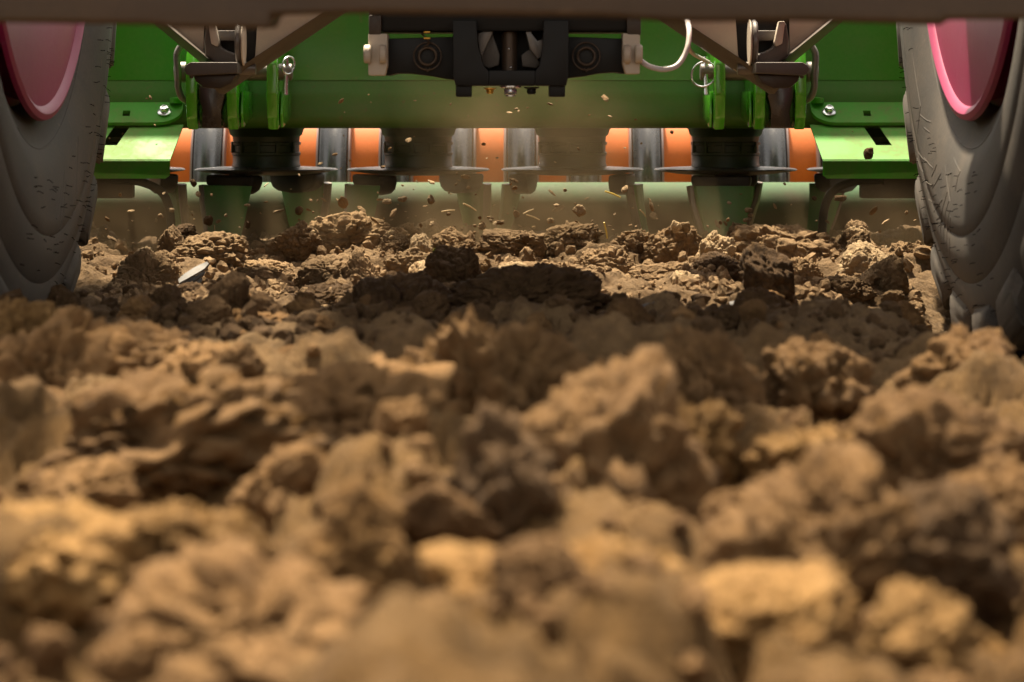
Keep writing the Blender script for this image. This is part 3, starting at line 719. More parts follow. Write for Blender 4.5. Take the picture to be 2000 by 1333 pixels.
for side in (-1, 1):
    def X(xl):                                   # xl: distance from the machine's middle
        return XC + side * xl
    ytop = 0.0
    # upper shelf with rounded inner corner, tilted towards the lens
    def sh(u, v): return Vector((X(u), 5.086 - 0.044 * v, 0.292 - 0.040 * v))
    inner = 0.598; outer = 1.30
    # shelf in two pieces round the square hole: build as plate strip plus rounded end
    hx0, hx1 = 0.697, 0.711
    bm = B()
    plate(bm, [sh(outer, 0), sh(hx1 - 0.05, 0), sh(hx1 - 0.05, 1), sh(outer, 1)], ((outer - hx1) / (outer - hx1 + 0.05), (outer - hx0) / (outer - hx1 + 0.05)), (0.44, 0.70), 0, (0, 0.0008, -0.006))
    xe = hx1 - 0.05
    loop = [sh(xe, 0), sh(inner, 0), sh(inner, 0.35)] + [sh(inner + 0.045 * (1 - math.cos(R(a))), 0.35 + 0.65 * math.sin(R(a))) for a in range(15, 91, 15)] + [sh(xe, 1)]
    prism(bm, loop, (0, 0.0008, -0.006))
    shelf = obj('side_shelf', bm, M['green_side'], IMP, 30)
    hexbolt(sh(0.632, 0.52) + Vector((0, 0, 0.0002)), (0, -0.60, 0.80), 0.0105, 'bolt', shelf, M['zinc'])
    # guard plate below: sloping face with a slot, folded lip
    def gp(u, v): return Vector((X(u), 5.052 - 0.105 * v, 0.2475 - 0.063 * v))
    b0, b1 = 0.594, 0.606
    bm = B()
    L = outer - b0
    plate(bm, [gp(outer, 0), gp(b0, 0), gp(b1, 1), gp(outer, 1)], ((outer - 0.724) / L, (outer - 0.694) / L), (0.02, 0.60), -0.016, (0, 0.005, -0.001))
    guard = obj('side_guard', bm, M['green_side'], IMP, 30)
    bm = B(); e0, e1 = gp(b1, 1), gp(outer, 1)
    r0 = Vector((0, -0.0035, -0.0035)); dn = Vector((0, -0.004, -0.036))
    lo = [e0, e0 + r0, e0 + dn + Vector((-side * 0.0, 0, 0.006)), e0 + dn + Vector((side * 0.008, 0, 0)), e1 + dn, e1 + r0, e1]
    tb = bmesh.new(); a = [tb.verts.new(p) for p in lo]; tb.faces.new((a[0], a[1], a[5], a[6])); tb.faces.new((a[1], a[2], a[3], a[4], a[5]))
    gq = bmesh.ops.solidify(tb, geom=tb.faces[:], thickness=0.004); merge(bm, tb)
    obj('guard_lip', bm, M['green_side'], guard, 30)
    # dark bar and bent hose below the guard
    bm = B(); box(bm, (X(0.70) if side > 0 else X(1.4), 5.12, 0.105), (X(1.4) if side > 0 else X(0.70), 5.15, 0.152), 0.004)
    obj('wear_board', bm, M['brown_cast'], IMP)
    bm = B(); tube(bm, smooth_path([(X(0.74), 5.10, 0.142), (X(0.685), 5.10, 0.138), (X(0.645), 5.10, 0.120), (X(0.628), 5.10, 0.088), (X(0.622), 5.10, 0.03), (X(0.62), 5.10, -0.02)], 6), 0.0085, 12)
    obj('bent_rod', bm, M['black'], IMP)
    # hitch: three ear plates, coupling block, pin
    def ear(xa, xb, nm):
        bm = B(); pr = [(5.13, 0.43), (4.93, 0.43), (4.875, 0.405), (4.852, 0.36), (4.850, 0.305), (4.862, 0.262), (4.885, 0.240), (4.92, 0.246), (5.085, 0.262), (5.085, 0.32)]
        prism(bm, [Vector((X(xa), y, z)) for y, z in pr], (side * (xb - xa), 0, 0), 0.004)
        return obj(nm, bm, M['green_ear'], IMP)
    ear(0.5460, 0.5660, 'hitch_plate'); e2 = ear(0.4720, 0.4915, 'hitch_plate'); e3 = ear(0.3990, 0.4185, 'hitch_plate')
    for ex in (0.4650, 0.3920):
        bm = B(); prism(bm, [Vector((X(ex), y, z)) for y, z in ((5.08, 0.31), (4.905, 0.31), (4.89, 0.27), (4.905, 0.244), (5.08, 0.262))], (side * 0.005, 0, 0), 0.0015)
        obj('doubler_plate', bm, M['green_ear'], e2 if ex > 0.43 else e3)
    bm = B()
    lp = [(0.4945, 0.325), (0.5445, 0.325), (0.5435, 0.300), (0.5370, 0.276), (0.5385, 0.243), (0.5005, 0.243), (0.502, 0.276), (0.4955, 0.300)]
    prism(bm, [Vector((X(u), 4.862, z)) for u, z in lp], (0, 0.10, 0), 0.004)
    obj('coupling_block', bm, M['black_gloss'], IMP)
    zp = 0.346; yp = 4.90
    bm = B(); cyl(bm, (X(0.375), yp, zp), (X(0.586), yp, zp), 0.0155, 28, 0.002)
    pin = obj('hitch_pin', bm, M['grey_metal'], IMP)
    bm = B(); cyl(bm, (X(0.568), yp, zp), (X(0.592), yp, zp), 0.019, 28, 0.003); obj('pin_head', bm, M['grey_metal'], pin)
    bm = B(); tube(bm, smooth_path([(X(0.580), yp - 0.012, zp + 0.046), (X(0.586), yp - 0.016, zp + 0.030), (X(0.583), yp - 0.02, zp), (X(0.583), yp - 0.02, zp - 0.028), (X(0.577), yp - 0.016, zp - 0.046), (X(0.566), yp - 0.006, zp - 0.054)], 6), 0.0065, 12)
    obj('pin_handle', bm, M['grey_metal'], pin)
    bm = B(); tube(bm, [(X(0.385), yp - 0.004, zp + 0.028), (X(0.386), yp - 0.016, zp - 0.03), (X(0.386), yp - 0.018, zp - 0.042)], [0.004, 0.0048, 0.0052], 10); obj('linch_pin', bm, M['zinc'], pin)
    rc = Vector((X(0.381), yp - 0.016, zp - 0.004 if side > 0 else zp + 0.012))
    bm = B(); tube(bm, ring_path(rc, 0.016 if side < 0 else 0.023, Vector((side * 0.42, -0.1, 0.05)).normalized() if side > 0 else Vector((0.42, 0.5, 0.1)).normalized(), (0.0, 0.12, 0.99)), 0.0019, 8, False)
    obj('linch_ring', bm, M['zinc'], pin)
    # rubber spout hole cover nuts
    bm = B(); lathe(bm, [(0, 0), (0.012, 0), (0.012, 0.01), (0, 0.012)], 'z', (X(0.612), 5.08, 0.288), 16); obj('weld_stud', bm, M['green_side'], IMP)

# ------------------------------------------------------------------ tractor overhead
TR = empty('tractor', (0, 3.0, 0.0))
tag(TR, 'tractor underside with dark drawbar, dusty lower links and red-rimmed rear wheels', 'tractor')
# cross beam close to the lens
bm = B(); YB = 2.40
out = [(-420, 40), (60, 46), (300, 50), (330, 56), (526, 57), (531, 30), (712, 27), (1180, 34), (1330, 44), (1585, 42), (1840, 50), (1848, 40), (2420, 36)]
lo = [P(x, y, YB) for x, y in out]; hi = [Vector((lo[-1].x, YB, 0.455)), Vector((lo[0].x, YB, 0.455))]
prism(bm, lo + hi, (0, 0.10, 0.003), 0.006, 3)
beam = obj('cross_beam', bm, M['brown_cast'], TR)
bm = B(); box(bm, (-0.12, 2.45, 0.72), (0.12, 3.9, 0.98), 0.03); obj('transmission_housing', bm, M['brown_cast'], TR)  # unseen belly, kept short and narrow so light reaches the near soil
bm = B(); lathe(bm, [(0.0, -0.70), (0.15, -0.70), (0.17, -0.5), (0.20, -0.28), (0.20, 0.28), (0.17, 0.5), (0.15, 0.70), (0.0, 0.70)], 'x', (0, 4.02, 0.765), 40); obj('axle_housing', bm, M['brown_cast'], TR)
bm = B(); prism(bm, [Vector((-0.42, y, z)) for y, z in ((3.35, 1.15), (4.25, 1.15), (4.38, 1.35), (4.30, 1.95), (3.5, 2.0), (3.35, 1.6))], (0.84, 0, 0), 0.04); obj('cab', bm, M['brown_cast'], TR)  # unseen cab mass, added and sized to darken the implement's middle
for sx_ in (-1, 1):
    bm = B(); n_ = 14; in_ = [(4.02 + 0.98 * math.cos(R(a)), 0.765 + 0.98 * math.sin(R(a))) for a in np.linspace(62, 165, n_)]; ou_ = [(4.02 + 1.01 * math.cos(R(a)), 0.765 + 1.01 * math.sin(R(a))) for a in np.linspace(165, 62, n_)]
    prism(bm, [Vector((sx_ * 0.60, y, z)) for y, z in in_ + ou_], (sx_ * 0.62, 0, 0)); obj('fender', bm, M['black'], TR)  # unseen fenders, added to shade the tyres and rims
# drawbar frame hanging in the middle
YD = 4.15
bm = B(); box(bm, P(720, -260, YD) , P(1251, 62, YD) + Vector((0, 0.16, 0)), 0.006); obj('hitch_frame', bm, M['black'], TR)
for xa, xb in ((720, 745), (1224, 1252)):
    bm = B(); box(bm, P(xa, 30, YD - 0.012), P(xb, 70, YD - 0.012) + Vector((0, 0.08, 0)), 0.003); obj('frame_lug', bm, M['brown_cast'], TR)
bm = B()
pts = [(752, 76), (890, 72), (890, 157), (872, 155), (840, 149), (800, 144), (775, 144), (762, 148), (752, 148)]
prism(bm, [P(x, y, YD + 0.02) for x, y in pts], (0, 0.07, 0), 0.003)
arm1 = obj('hitch_arm', bm, M['black'], TR)
pts = [(1105, 72), (1222, 76), (1222, 145), (1200, 142), (1170, 144), (1140, 150), (1112, 153), (1105, 154)]
bm = B(); prism(bm, [P(x, y, YD + 0.02) for x, y in pts], (0, 0.07, 0), 0.003); arm2 = obj('hitch_arm', bm, M['black'], TR)
for sgn, pts, pinx, p2, par in ((-1, [(719, 66), (757, 66), (757, 128), (752, 148), (719, 148)], 717, 747, arm1), (1, [(1216, 65), (1250, 66), (1250, 145), (1222, 145), (1216, 125)], 1247, 1224, arm2)):
    bm = B(); prism(bm, [P(x, y, YD - 0.012) for x, y in pts], (0, 0.07, 0), 0.003); lug = obj('end_block', bm, M['beige'], TR)
    for xx, off in ((pinx, 0), (p2, -0.004)):
        c = P(xx, 106, YD - 0.018 + (0.0 if xx == pinx else -0.002)); bm = B(); cyl(bm, c - Vector((0.005, 0, 0)), c + Vector((0.006, 0, 0)), 0.0145, 28, 0.002); obj('pin_head', bm, M['beige'], lug)
for cx, par in ((835, arm1), (1145, arm2)):
    for rr, t in ((0.0215, 0.0013), (0.0135, 0.0022)):
        bm = B(); tube(bm, ring_path(P(cx, 110, YD + 0.012), rr, (1, 0, 0), (0, 0.05, 1)), t, 8, False); obj('retaining_ring', bm, M['wire'], par)
    bm = B(); tube(bm, [P(cx - 4, 134, YD + 0.012), P(cx, 140, YD + 0.010), P(cx + 5, 134, YD + 0.012)], 0.0014, 8); obj('clip', bm, M['wire'], par)
bm = B(); tube(bm, smooth_path([P(828, 92, YD + 0.012), P(838, 84, YD + 0.008), P(830, 72, YD + 0.006), P(824, 66, YD + 0.01), P(838, 62, YD + 0.01)], 6), 0.0013, 8); obj('clip', bm, M['wire'], arm1)
for y0 in (63, 75):
    bm = B(); cyl(bm, P(828, y0, YD), P(840, y0, YD), 0.0016, 10); obj('pin', bm, M['brass'], arm1)
# socket in the middle
bm = B(); pts = [(884, 60), (1111, 60), (1110, 150), (1106, 168), (890, 168), (885, 150)]
hole = [(930, 60), (965, 60)]
for poly in ([(884, 40), (930, 40), (934, 90), (944, 128), (955, 140), (955, 168), (890, 168), (885, 150)], [(1062, 40), (1111, 40), (1110, 150), (1106, 168), (1045, 168), (1045, 140), (1054, 128), (1060, 90)], [(955, 138), (1045, 138), (1045, 168), (955, 168)]):
    prism(bm, [P(x, y, YD - 0.03) for x, y in poly], (0, 0.13, 0), 0.002)
sock = obj('drawbar_socket', bm, M['black'], TR)
bm = B(); box(bm, P(930, 30, YD + 0.075), P(1064, 140, YD + 0.085) + Vector((0, 0.01, 0))); obj('socket_back', bm, M['black'], sock)
for pts, nm in (([(958, 40), (967, 40), (962, 66), (940, 112), (933, 80), (934, 66), (950, 58)], 'guide_horn'), ([(1022, 44), (1030, 44), (1040, 68), (1050, 80), (1061, 76), (1060, 110), (1050, 116), (1035, 96)], 'guide_horn')):
    bm = B(); prism(bm, [P(x, y, YD + 0.01) for x, y in pts], (0, 0.04, 0), 0.002); obj(nm, bm, M['grey_metal'], sock)
for pts in ([(940, 112), (962, 66), (976, 108), (974, 128), (955, 134), (943, 128)], [(1035, 96), (1050, 116), (1055, 124), (1048, 134), (1020, 130), (1018, 108)]):
    bm = B(); prism(bm, [P(x, y, YD + 0.03) for x, y in pts], (0, 0.03, 0), 0.002); obj('guide_wedge', bm, M['link_dark'], sock)
for xa, xb in ((890, 921), (1072, 1104)):
    bm = B(); box(bm, P(xa, 160, YD - 0.02), P(xb, 190, YD - 0.02) + Vector((0, 0.05, 0)), 0.003); obj('socket_foot', bm, M['black'], sock)
hexbolt(P(957, 172, YD - 0.005), (0, 0, -1), 0.0075, 'bolt', sock, M['brass'])
hexbolt(P(997, 168, YD - 0.012), (0, 0, -1), 0.0135, 'bolt', sock, M['zinc'])
hexbolt(P(1038, 170, YD - 0.005), (0, 0, -1), 0.0095, 'bolt', sock, M['black'])
for yy in (96, 132):
    bm = B(); c = P(994 + (yy - 96) * 0.1, yy, YD - 0.02); bmesh.ops.create_icosphere(bm, subdivisions=2, radius=0.0022, matrix=Matrix.Translation(c)); obj('grease_nipple', bm, M['zinc'], sock)
bm = B(); cyl(bm, P(995, 50, YD + 0.03), P(995, 140, YD + 0.03), 0.012, 20); obj('drawbar_pin', bm, M['wire'], sock)
# cable from the end block to the link
bm = B(); tube(bm, smooth_path([P(1250, 118, YD), P(1268, 130, YD - 0.01), P(1295, 136, YD - 0.02), P(1320, 130, YD - 0.02), P(1335, 112, YD - 0.01), P(1344, 88, YD), P(1346, 60, YD + 0.02), P(1342, 40, YD + 0.06)], 8), 0.0042, 12); obj('cable', bm, M['cable'], TR)
bm = B(); tube(bm, smooth_path([P(1342, 88, 4.5), P(1352, 104, 4.55), P(1372, 116, 4.65), P(1384, 122, 4.78)], 6), 0.0035, 10); obj('cable', bm, M['cable'], TR)

# lower links: V-shaped cradle, webs, hook
YL = 4.50; MX = 970
for side in (-1, 1):
    def q(x, y, Y=YL): return P(MX + (MX - x) if side > 0 else x, y, Y)
    root = bpy.data.objects.new('lower_link', None)
    bm = B()
    def strip(a, b, c, d, back=0.10, lean=0.05):   # top a-b, bottom c-d (front face leans so that it looks down)
        t = bmesh.new(); A, Bq = q(*a), q(*b); C_, D_ = q(*c) + Vector((0, lean, 0)), q(*d) + Vector((0, lean, 0))
        f = [t.verts.new(p) for p in (A, Bq, D_, C_)]; g = [t.verts.new(p) for p in (A + Vector((0, back, 0)), Bq + Vector((0, back, 0)), D_ + Vector((0, back - lean, 0)), C_ + Vector((0, back - lean, 0)))]
        t.faces.new(f); t.faces.new(g[::-1])
        for i in range(4): t.faces.new((f[i], g[i], g[(i + 1) % 4], f[(i + 1) % 4]))
        bmesh.ops.recalc_face_normals(t, faces=t.faces[:]); bmesh.ops.bevel(t, geom=t.edges[:], offset=0.002, segments=2, affect='EDGES'); merge(bm, t)
    strip((290, 20), (408, 116), (262, 20), (392, 128))
    strip((662, 4), (412, 168), (712, -8), (424, 186))
    link_o = obj('lower_link', bm, M['link_dark'], TR)
    bm = B(); prism(bm, [q(x, y, YL + 0.07) for x, y in ((300, 10), (398, 10), (398, 110), (392, 108), (310, 40))], (0, 0.02, 0), 0.002); obj('link_web', bm, M['beige'], link_o)
    bm = B(); prism(bm, [q(x, y, YL + 0.06) for x, y in ((505, 10), (668, 10), (640, 34), (500, 140), (480, 150), (498, 110))], (0, 0.02, 0), 0.002); obj('link_web', bm, M['beige'], link_o)
    bm = B(); prism(bm, [q(x, y, YL + 0.075) for x, y in ((393, 20), (512, 20), (506, 130), (470, 150), (410, 140), (393, 110))], (0, 0.03, 0), 0.002); obj('hook_recess', bm, M['black'], link_o)  # black plate painting the shade of the opening behind the hook
    bm = B(); c0, c1 = q(474, 82, YL + 0.0), q(462, 82, YL + 0.0); cyl(bm, c0, c1, 0.037, 36, 0.003); dk = obj('hook_disc', bm, M['grey_metal'], link_o)
    bm = B(); cyl(bm, q(477.5, 84, YL), q(474.5, 84, YL), 0.039, 36, 0.001); obj('hook_disc_rim', bm, M['beige'], dk)
    bm = B(); box(bm, q(416, 60, YL + 0.03), q(462, 80, YL + 0.03) + Vector((0, 0.03, 0)), 0.003); obj('hook_latch', bm, M['grey_metal'], link_o)
    bm = B(); prism(bm, [q(x, y, YL + 0.02) for x, y in ((404, 44), (418, 44), (430, 92), (444, 100), (462, 106), (466, 124), (420, 126), (400, 112), (398, 80))], (0, 0.035, 0), 0.006, 3); obj('hook_jaw', bm, M['link_dark'], link_o)
    bm = B(); prism(bm, [q(x, y, YL + 0.006) for x, y in ((406, 42), (419, 42), (428, 84), (424, 92), (412, 86))], (0, 0.02, 0), 0.003); obj('jaw_lip', bm, M['beige'], link_o)
    # bracket below the hook, its underside in view
    bm = B(); lp = [(464, 122), (372, 122), (362, 128), (359, 136), (363, 146), (372, 148), (464, 144)]
    prism(bm, [q(x, y, YL - 0.06) for x, y in lp], (0, 0.09, 0.0), 0.003); br = obj('link_bracket', bm, M['link_dark'], TR)
    bm = B(); prism(bm, [q(x, y, YL - 0.035) for x, y in ((376, 146), (462, 146), (452, 164), (430, 174), (396, 172), (382, 160))], (0, 0.08, 0.0), 0.004); obj('bracket_foot', bm, M['brown_cast'], br)
    bm = B(); cyl(bm, q(466, 134, YL + 0.03), q(500, 134, YL + 0.03), 0.011, 20); obj('bracket_shaft', bm, M['grey_metal'], br)
    hexbolt(q(374, 148, YL - 0.05), (0, 0, -1), 0.004, 'bolt', br, M['wire'])

# rear wheels
def wheel(side, xin):
    WY, WZ, KR = 4.02, 0.765, 1.015
    C0 = Vector((xin, WY, WZ)); s = side
    root = bpy.data.objects.new('rear_wheel', None); COL.objects.link(root); root.parent = TR; root.matrix_parent_inverse = Matrix.Translation(-Vector(TR.location)); root.location = C0
    def sub(name, bm, mat, sm=40):
        o = obj(name, bm, mat, None, sm); o.parent = root; return o
    # profile: (radius, distance outwards from the inner bulge)
    bm = B(); prof = [(0.462, 0.105), (0.474, 0.060), (0.488, 0.044), (0.510, 0.032), (0.525, 0.030), (0.535, 0.022), (0.58, 0.007), (0.640, 0.000), (0.660, 0.001), (0.664, 0.0035), (0.668, 0.0015), (0.70, 0.006), (0.730, 0.0125), (0.734, 0.0155), (0.738, 0.0140), (0.770, 0.021), (0.798, 0.033), (0.809, 0.055), (0.810, 0.10), (0.806, 0.26), (0.795, 0.42), (0.78, 0.47), (0.70, 0.515), (0.60, 0.52), (0.51, 0.49), (0.49, 0.44)]
    prof = [(r * KR, h) for r, h in prof]
    lathe(bm, [(r, s * h) for r, h in prof], 'x', (0, 0, 0), 160)
    ty = sub('tyre', bm, M['rubber'], 50)
    # lugs: each bar runs from the middle of the tread round the shoulder and down the sidewall
    n = 25; lug_me = None
    def bar(flip):
        t = bmesh.new(); secs = []
        path = [(0.27, 0.845, 0.790, 0.032, 0.30), (0.16, 0.849, 0.790, 0.036, 0.17), (0.08, 0.849, 0.786, 0.056, 0.06), (0.034, 0.846, 0.770, 0.074, 0.01), (0.021, 0.828, 0.760, 0.082, -0.006), (0.0165, 0.800, 0.755, 0.084, -0.010), (0.0165, 0.776, 0.750, 0.083, -0.012)]
        for h, ro, ri, wd, ang in path:
            ro *= KR; ri *= KR
            hh = h if not flip else 0.52 - h
            ring = []
            for r_, w2, hh2 in ((ro, wd * 0.78, hh), (ri, wd * 1.15, hh + (0.035 if not flip else -0.035) * (1 if h < 0.05 else 0))):
                for sg in (-1, 1):
                    a_ = ang + sg * w2 / r_
                    ring.append(Vector((s * hh2, r_ * math.sin(a_), -r_ * math.cos(a_))))
            secs.append([t.verts.new(p) for p in (ring[0], ring[1], ring[3], ring[2])])
        for i in range(len(secs) - 1):
            for k in range(4): t.faces.new((secs[i][k], secs[i][(k + 1) % 4], secs[i + 1][(k + 1) % 4], secs[i + 1][k]))
        t.faces.new(secs[0]); t.faces.new(secs[-1][::-1])
        bmesh.ops.recalc_face_normals(t, faces=t.faces[:])
        bmesh.ops.bevel(t, geom=t.edges[:], offset=0.0045, segments=2, affect='EDGES')
        me = bpy.data.meshes.new('lug'); t.to_mesh(me); t.free(); me.materials.append(M['rubber'])
        me.polygons.foreach_set('use_smooth', [True] * len(me.polygons)); me.set_sharp_from_angle(angle=R(55)); return me
    for flip in (False, True):
        me = bar(flip)
        for k in range(n):
            a_ = 2 * math.pi * (k + (0.5 if flip else 0)) / n + 0.13
            o = bpy.data.objects.new('lug', me); COL.objects.link(o); o.parent = ty; o.rotation_euler = (a_, 0, 0)
    # moulded marks on the sidewall
    rg = random.Random(5 + side)
    bm = B()
    def rib(r0, a0, r1, a1, t=0.0017):
        pts = []
        for k in range(9):
            f = k / 8; r_ = (r0 + (r1 - r0) * f) * KR; an = R(a0 + (a1 - a0) * f)
            h = np.interp(r_, [p[0] for p in prof[:16]], [p[1] for p in prof[:16]])
            pts.append(Vector((s * (h + 0.0011), r_ * math.sin(an), -r_ * math.cos(an))))
        tube(bm, pts, t, 6)
    # angles: 0 straight down, positive towards the implement
    if side > 0:
        for r0, a0, r1, a1 in ((.60, 38, .60, 50), (.60, 38, .64, 36), (.575, 30, .61, 37), (.588, 29, .605, 33), (.625, 26, .665, 35), (.615, 22, .635, 29), (.635, 20, .66, 26), (.655, 18, .68, 24), (.60, 20, .63, 22), (.60, 16, .64, 20), (.63, 12, .675, 19), (.645, 11, .68, 17), (.61, 9, .69, 14), (.62, 7, .70, 12), (.63, 5, .705, 10), (.64, 4, .71, 8), (.58, 14, .62, 6), (.56, 10, .57, 2), (.57, 2, .60, 3), (.66, 28, .69, 36)): rib(r0, a0, r1, a1)
    else:
        for r0, a0, r1, a1 in ((.58, 26, .66, 14), (.585, 12, .64, 4), (.60, 12, .66, 4), (.60, 8, .64, 1), (.69, 30, .665, 44), (.70, 30, .675, 44)): rib(r0, a0, r1, a1)
    for k in range(10): rib(0.535, k * 8 - 20, 0.535, k * 8 - 12, 0.0018)
    o = sub('moulded_mark', bm, M['rubber']); o.parent = ty
    # vent hairs
    bm = B()
    for k in range(105):
        r_ = rg.uniform(0.585, 0.80); an = R(rg.uniform(-18, 60))
        h = np.interp(r_, [p[0] for p in prof[:17]], [p[1] for p in prof[:17]]); L = rg.uniform(0.006, 0.012)
        p0 = Vector((s * (h + 0.002), r_ * math.sin(an), -r_ * math.cos(an))); mid_ = p0 + Vector((-s * L * 0.5, rg.uniform(-.002, .002), rg.uniform(-.002, .001))); p1 = p0 + Vector((-s * L, rg.uniform(-.003, .003), rg.uniform(-.004, .001)))
        tube(bm, [p0, mid_, p1], 0.0006, 5)
    o = sub('vent_hairs', bm, M['hair']); o.parent = ty; o['kind'] = 'stuff'
    # rim: lip, stepped well, disc
    bm = B(); rp = [(0.525, 0.010), (0.523, 0.003), (0.514, 0.000), (0.506, 0.004), (0.500, 0.012), (0.497, 0.030), (0.488, 0.052), (0.474, 0.060), (0.466, 0.068), (0.4655, 0.078), (0.470, 0.084), (0.470, 0.090), (0.455, 0.115), (0.430, 0.150), (0.420, 0.158), (0.418, 0.168), (0.424, 0.176), (0.424, 0.190), (0.436, 0.190), (0.440, 0.165), (0.470, 0.125), (0.484, 0.095), (0.485, 0.070), (0.505, 0.055)]
    lathe(bm, [(r * 0.955, s * (h + 0.011)) for r, h in rp], 'x', (0, 0, 0), 160)
    sub('rim', bm, M['rim'], 40)
    bm = B(); lathe(bm, [(r * 0.955, s * (h + 0.011)) for r, h in ((0.430, 0.186), (0.40, 0.24), (0.36, 0.33), (0.2, 0.38), (0.0, 0.38), (0.0, 0.40), (0.2, 0.40), (0.38, 0.35), (0.43, 0.25))], 'x', (0, 0, 0), 120)
    sub('wheel_disc', bm, M['rim_disc'], 40)
    return root
wheel(-1, -0.690); wheel(1, 0.670)

# ------------------------------------------------------------------ things in the air: crumbs and straw
AIR = [
 (1696, 301, 24, 26, 4.80, 'brown tumbling lump in the air before the green side guard'),
 (407, 432, 20, 20, 4.86, 'round brown lump in the air before the first green tine'),
 (378, 358, 18, 14, 4.90, 'brown lump in the air below the orange roller end'),
 (1320, 444, 24, 26, 4.80, 'tumbling lump just above the wide capped clod'),
 (1340, 444, 18, 22, 4.82, 'pale lump stuck to a tumbling one above the wide capped clod'),
 (1130, 412, 24, 22, 4.86, 'ragged tan lump in the air in the middle of the dust'),
 (1026, 466, 22, 20, 4.80, 'dark fuzzy lump above the heap below the drawbar'),
 (335, 411, 14, 9, 4.90, 'small pale flake in the air near the tyre'),
 (476, 472, 18, 16, 4.90, 'red-brown lump low before the first tine'),
 (484, 440, 10, 16, 4.90, 'oblong brown crumb in front of the steel tine edge'),
 (584, 412, 16, 16, 4.90, 'soft brown crumb in the air between two tines'),
 (1250, 462, 14, 24, 4.86, 'upright crumb in the air below the black tine holder'),
 (1250, 484, 16, 22, 4.84, 'dark crumb just above the dark-sided clod'),
 (1272, 402, 10, 24, 4.86, 'long reddish crumb in front of the black tine holder'),
 (1462, 411, 16, 10, 4.88, 'topmost of three crumbs falling by the green tine'),
 (1466, 421, 14, 9, 4.88, 'middle one of three crumbs falling by the green tine'),
 (1460, 430, 22, 9, 4.88, 'lowest of three crumbs falling by the green tine'),
 (787, 390, 24, 12, 4.88, 'curved tan flake in the air by the second tine'),
 (756, 394, 22, 9, 4.88, 'flat tan flake in front of the second green tine'),
 (842, 391, 16, 20, 4.86, 'pointed pale flake in the air below the second disc'),
 (942, 442, 18, 14, 4.88, 'blurry tan crumb in the air over the rough clod'),
 (622, 428, 15, 10, 4.90, 'pale wedge-shaped crumb in the air over the broad clod'),
 (1642, 388, 26, 12, 4.90, 'broad red-brown flake in the dust near the tall tyre'),
 (1590, 388, 12, 10, 4.90, 'dark speck of soil under the bent rod'),
 (1075, 432, 16, 12, 4.88, 'tan crumb in the air over the round loaf-like clod'),
]
def air_obj(px, py, w_, h_, Y, sd, mat, lab, grp, sy=0.8, rot=0.0):
    c = P(px, py, Y); me = hero_mesh(sd, mat, 1.0)
    o = bpy.data.objects.new('airborne_crumb', me); COL.objects.link(o); o.location = c
    o.rotation_euler = (rnd.uniform(-.4, .4), rot, rnd.uniform(0, 6)); o.scale = (w_ * Y / FPX / 2, w_ * sy * Y / FPX / 2, h_ * Y / FPX / 2)
    return tag(o, lab, 'soil crumb', grp)
for k, (px, py, w_, h_, Y, lab) in enumerate(AIR):
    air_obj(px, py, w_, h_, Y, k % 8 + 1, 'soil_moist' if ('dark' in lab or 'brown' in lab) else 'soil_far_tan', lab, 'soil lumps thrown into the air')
tiny = defaultdict(list)
for k in range(250):
    px = rnd.choice([rnd.uniform(195, 1790), rnd.gauss(880, 180)]); py = 470 - abs(rnd.gauss(0, 62)) if k % 4 else rnd.uniform(180, 460)
    if not (195 < px < 1790): continue
    s = 2.6 + 8.5 * rnd.random() ** 2.2
    o = air_obj(px, py, s * rnd.uniform(0.8, 2.6), s * rnd.uniform(0.35, 0.9), rnd.uniform(4.72, 5.02), rnd.randint(1, 8), rnd.choice(['soil_far', 'soil_far_tan']), 'tiny pale crumb hanging in the dust before the implement', 'tiny crumbs in the dust', rot=rnd.uniform(-1, 1))
    tiny[min(range(len(AIR)), key=lambda k_: (AIR[k_][0] - px) ** 2 + (AIR[k_][1] - py) ** 2)].append((o, px, py))
for k_, L in tiny.items():
    L.sort(key=lambda t: (t[1] - AIR[k_][0]) ** 2 + (t[2] - AIR[k_][1]) ** 2)
    ref = short(AIR[k_][5]); tiny_n = len(L)
    if sum(short(a_[5]) == ref for a_ in AIR) > 1: ref = ' '.join(AIR[k_][5].split()[:9])
    for j_, (o, *_) in enumerate(L): o['label'] = f'tiny dust crumb, {ORD[min(j_, 28)]} out from the {ref}'
ST = [((1182, 374), (1212, 386), 4.84, 'straw', 1.7, 'bright yellow straw flying in the dust under the middle disc'),
      ((1180, 435), (1186, 466), 4.84, 'straw', 1.6, 'upright yellow straw standing above the heap by the loaf-like clod'),
      ((1022, 418), (1042, 409), 4.9, 'straw_dull', 1.4, 'dull straw flying upward before the middle rotor'),
      ((1028, 420), (1054, 430), 4.9, 'straw_dull', 1.6, 'dull straw flying downward before the middle rotor'),
      ((905, 398), (930, 412), 4.9, 'straw_dull', 1.8, 'dull brown straw in the air below the second disc'),
      ((419, 440), (419, 474), 4.9, 'straw_dull', 0.8, 'thin upright stalk on the long low mound'),
      ((441, 478), (446, 492), 4.74, 'straw_dull', 3.0, 'short pale straw stub on the long low mound'),
      ((1726, 494), (1731, 480), 4.8, 'straw_dull', 0.9, 'thin dry stalk near the tyre on the heap'),
      ((235, 512), (246, 520), 4.7, 'straw_dull', 2.4, 'pale straw stub beside the squat dark clod'),
      ((862, 414), (888, 411), 4.9, 'straw_dull', 1.6, 'level dull straw in the air by the second tine'),
      ((1250, 410), (1262, 424), 4.9, 'straw_dull', 1.0, 'thin fibre on the black tine holder'),
      ((516, 365), (524, 358), 4.95, 'straw_dull', 1.2, 'thin straw under the first disc')]
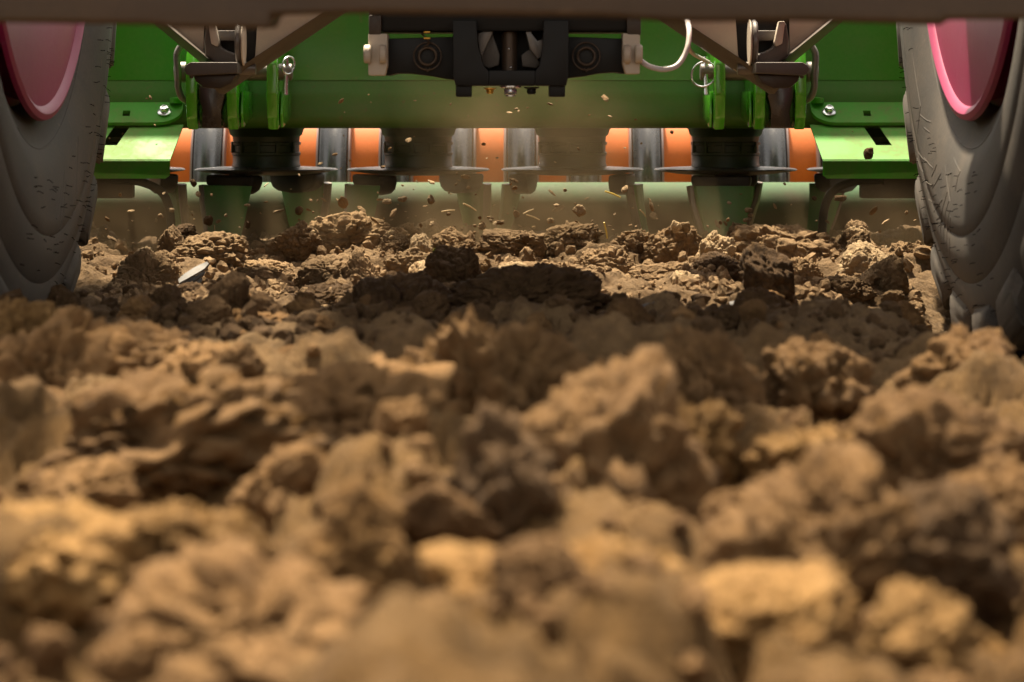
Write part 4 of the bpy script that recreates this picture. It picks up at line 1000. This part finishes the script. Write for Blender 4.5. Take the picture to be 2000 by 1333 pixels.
for a, b_, Y, mt, wd, lab in ST:
    bm = B(); p0, p1 = P(*a, Y), P(*b_, Y + 0.012); mid_ = (p0 + p1) / 2 + Vector((0.0006, 0, 0.0008)); r_ = wd * Y / FPX
    tube(bm, [p0, mid_, p1], [r_, r_ * 1.05, r_ * 0.75], 7); tag(obj('straw', bm, M[mt]), lab, 'straw', 'bits of straw')
# sprout
sp = empty('sprout', P(846, 500, 4.80)); tag(sp, 'tiny yellow-green sprout growing by the knobbly clod', 'sprout')
for dx, dz in ((-0.004, 0.012), (0.003, 0.014), (0.0075, 0.009)):
    bm = B(); b0 = P(846, 500, 4.80); tube(bm, [b0, b0 + Vector((dx * 0.5, 0, dz * 0.6)), b0 + Vector((dx, -0.002, dz))], [0.0012, 0.0022, 0.0004], 6); obj('leaf', bm, M['leaf'], sp)

# ------------------------------------------------------------------ dust thrown up by the tines
bm = B(); box(bm, (-0.98, 4.86, -0.06), (0.98, 5.055, 0.46))
du = obj('dust_cloud', bm, bpy.data.materials.new('dust'), None, 0)
tag(du, 'brown dust hanging in the air in front of the tines', 'dust', kind='stuff')
m = du.data.materials[0]; m.use_nodes = True; nt = m.node_tree; nt.nodes.clear()
om = nt.nodes.new('ShaderNodeOutputMaterial'); pv = nt.nodes.new('ShaderNodeVolumePrincipled')
pv.inputs['Color'].default_value = (0.36, 0.265, 0.155, 1); pv.inputs['Anisotropy'].default_value = 0.2
pos = geo_pos(nt); sx = nt.nodes.new('ShaderNodeSeparateXYZ'); nt.links.new(pos, sx.inputs[0])
nz = noise(nt, 4.2, 5, 0.62, pos); nr = ramp(nt, nz, [(0.40, (0.08,) * 3), (0.62, (1.2,) * 3)])
def mathn(op, a, b=None, c=None):
    n = nt.nodes.new('ShaderNodeMath'); n.operation = op
    for k, v in enumerate((a, b, c)):
        if v is None: continue
        if isinstance(v, (int, float)): n.inputs[k].default_value = v
        else: nt.links.new(v, n.inputs[k])
    return n.outputs[0]
hz = nt.nodes.new('ShaderNodeMapRange'); hz.interpolation_type = 'SMOOTHSTEP'; hz.inputs[1].default_value = 0.17; hz.inputs[2].default_value = -0.01; hz.inputs[3].default_value = 0.0; hz.inputs[4].default_value = 1.0; nt.links.new(sx.outputs[2], hz.inputs[0])
gx = mathn('POWER', 2.718, mathn('MULTIPLY', mathn('POWER', mathn('DIVIDE', mathn('ABSOLUTE', mathn('SUBTRACT', sx.outputs[0], 0.0)), 0.17), 2.0), -1.0))
top = nt.nodes.new('ShaderNodeMapRange'); top.interpolation_type = 'SMOOTHSTEP'; top.inputs[1].default_value = 0.42; top.inputs[2].default_value = 0.22; nt.links.new(sx.outputs[2], top.inputs[0])
dens = mathn('MULTIPLY', nr, mathn('ADD', mathn('MULTIPLY', hz.outputs[0], 5.0), mathn('MULTIPLY', mathn('MULTIPLY', gx, top.outputs[0]), 2.3)))
nt.links.new(dens, pv.inputs['Density']); nt.links.new(pv.outputs[0], om.inputs['Volume'])
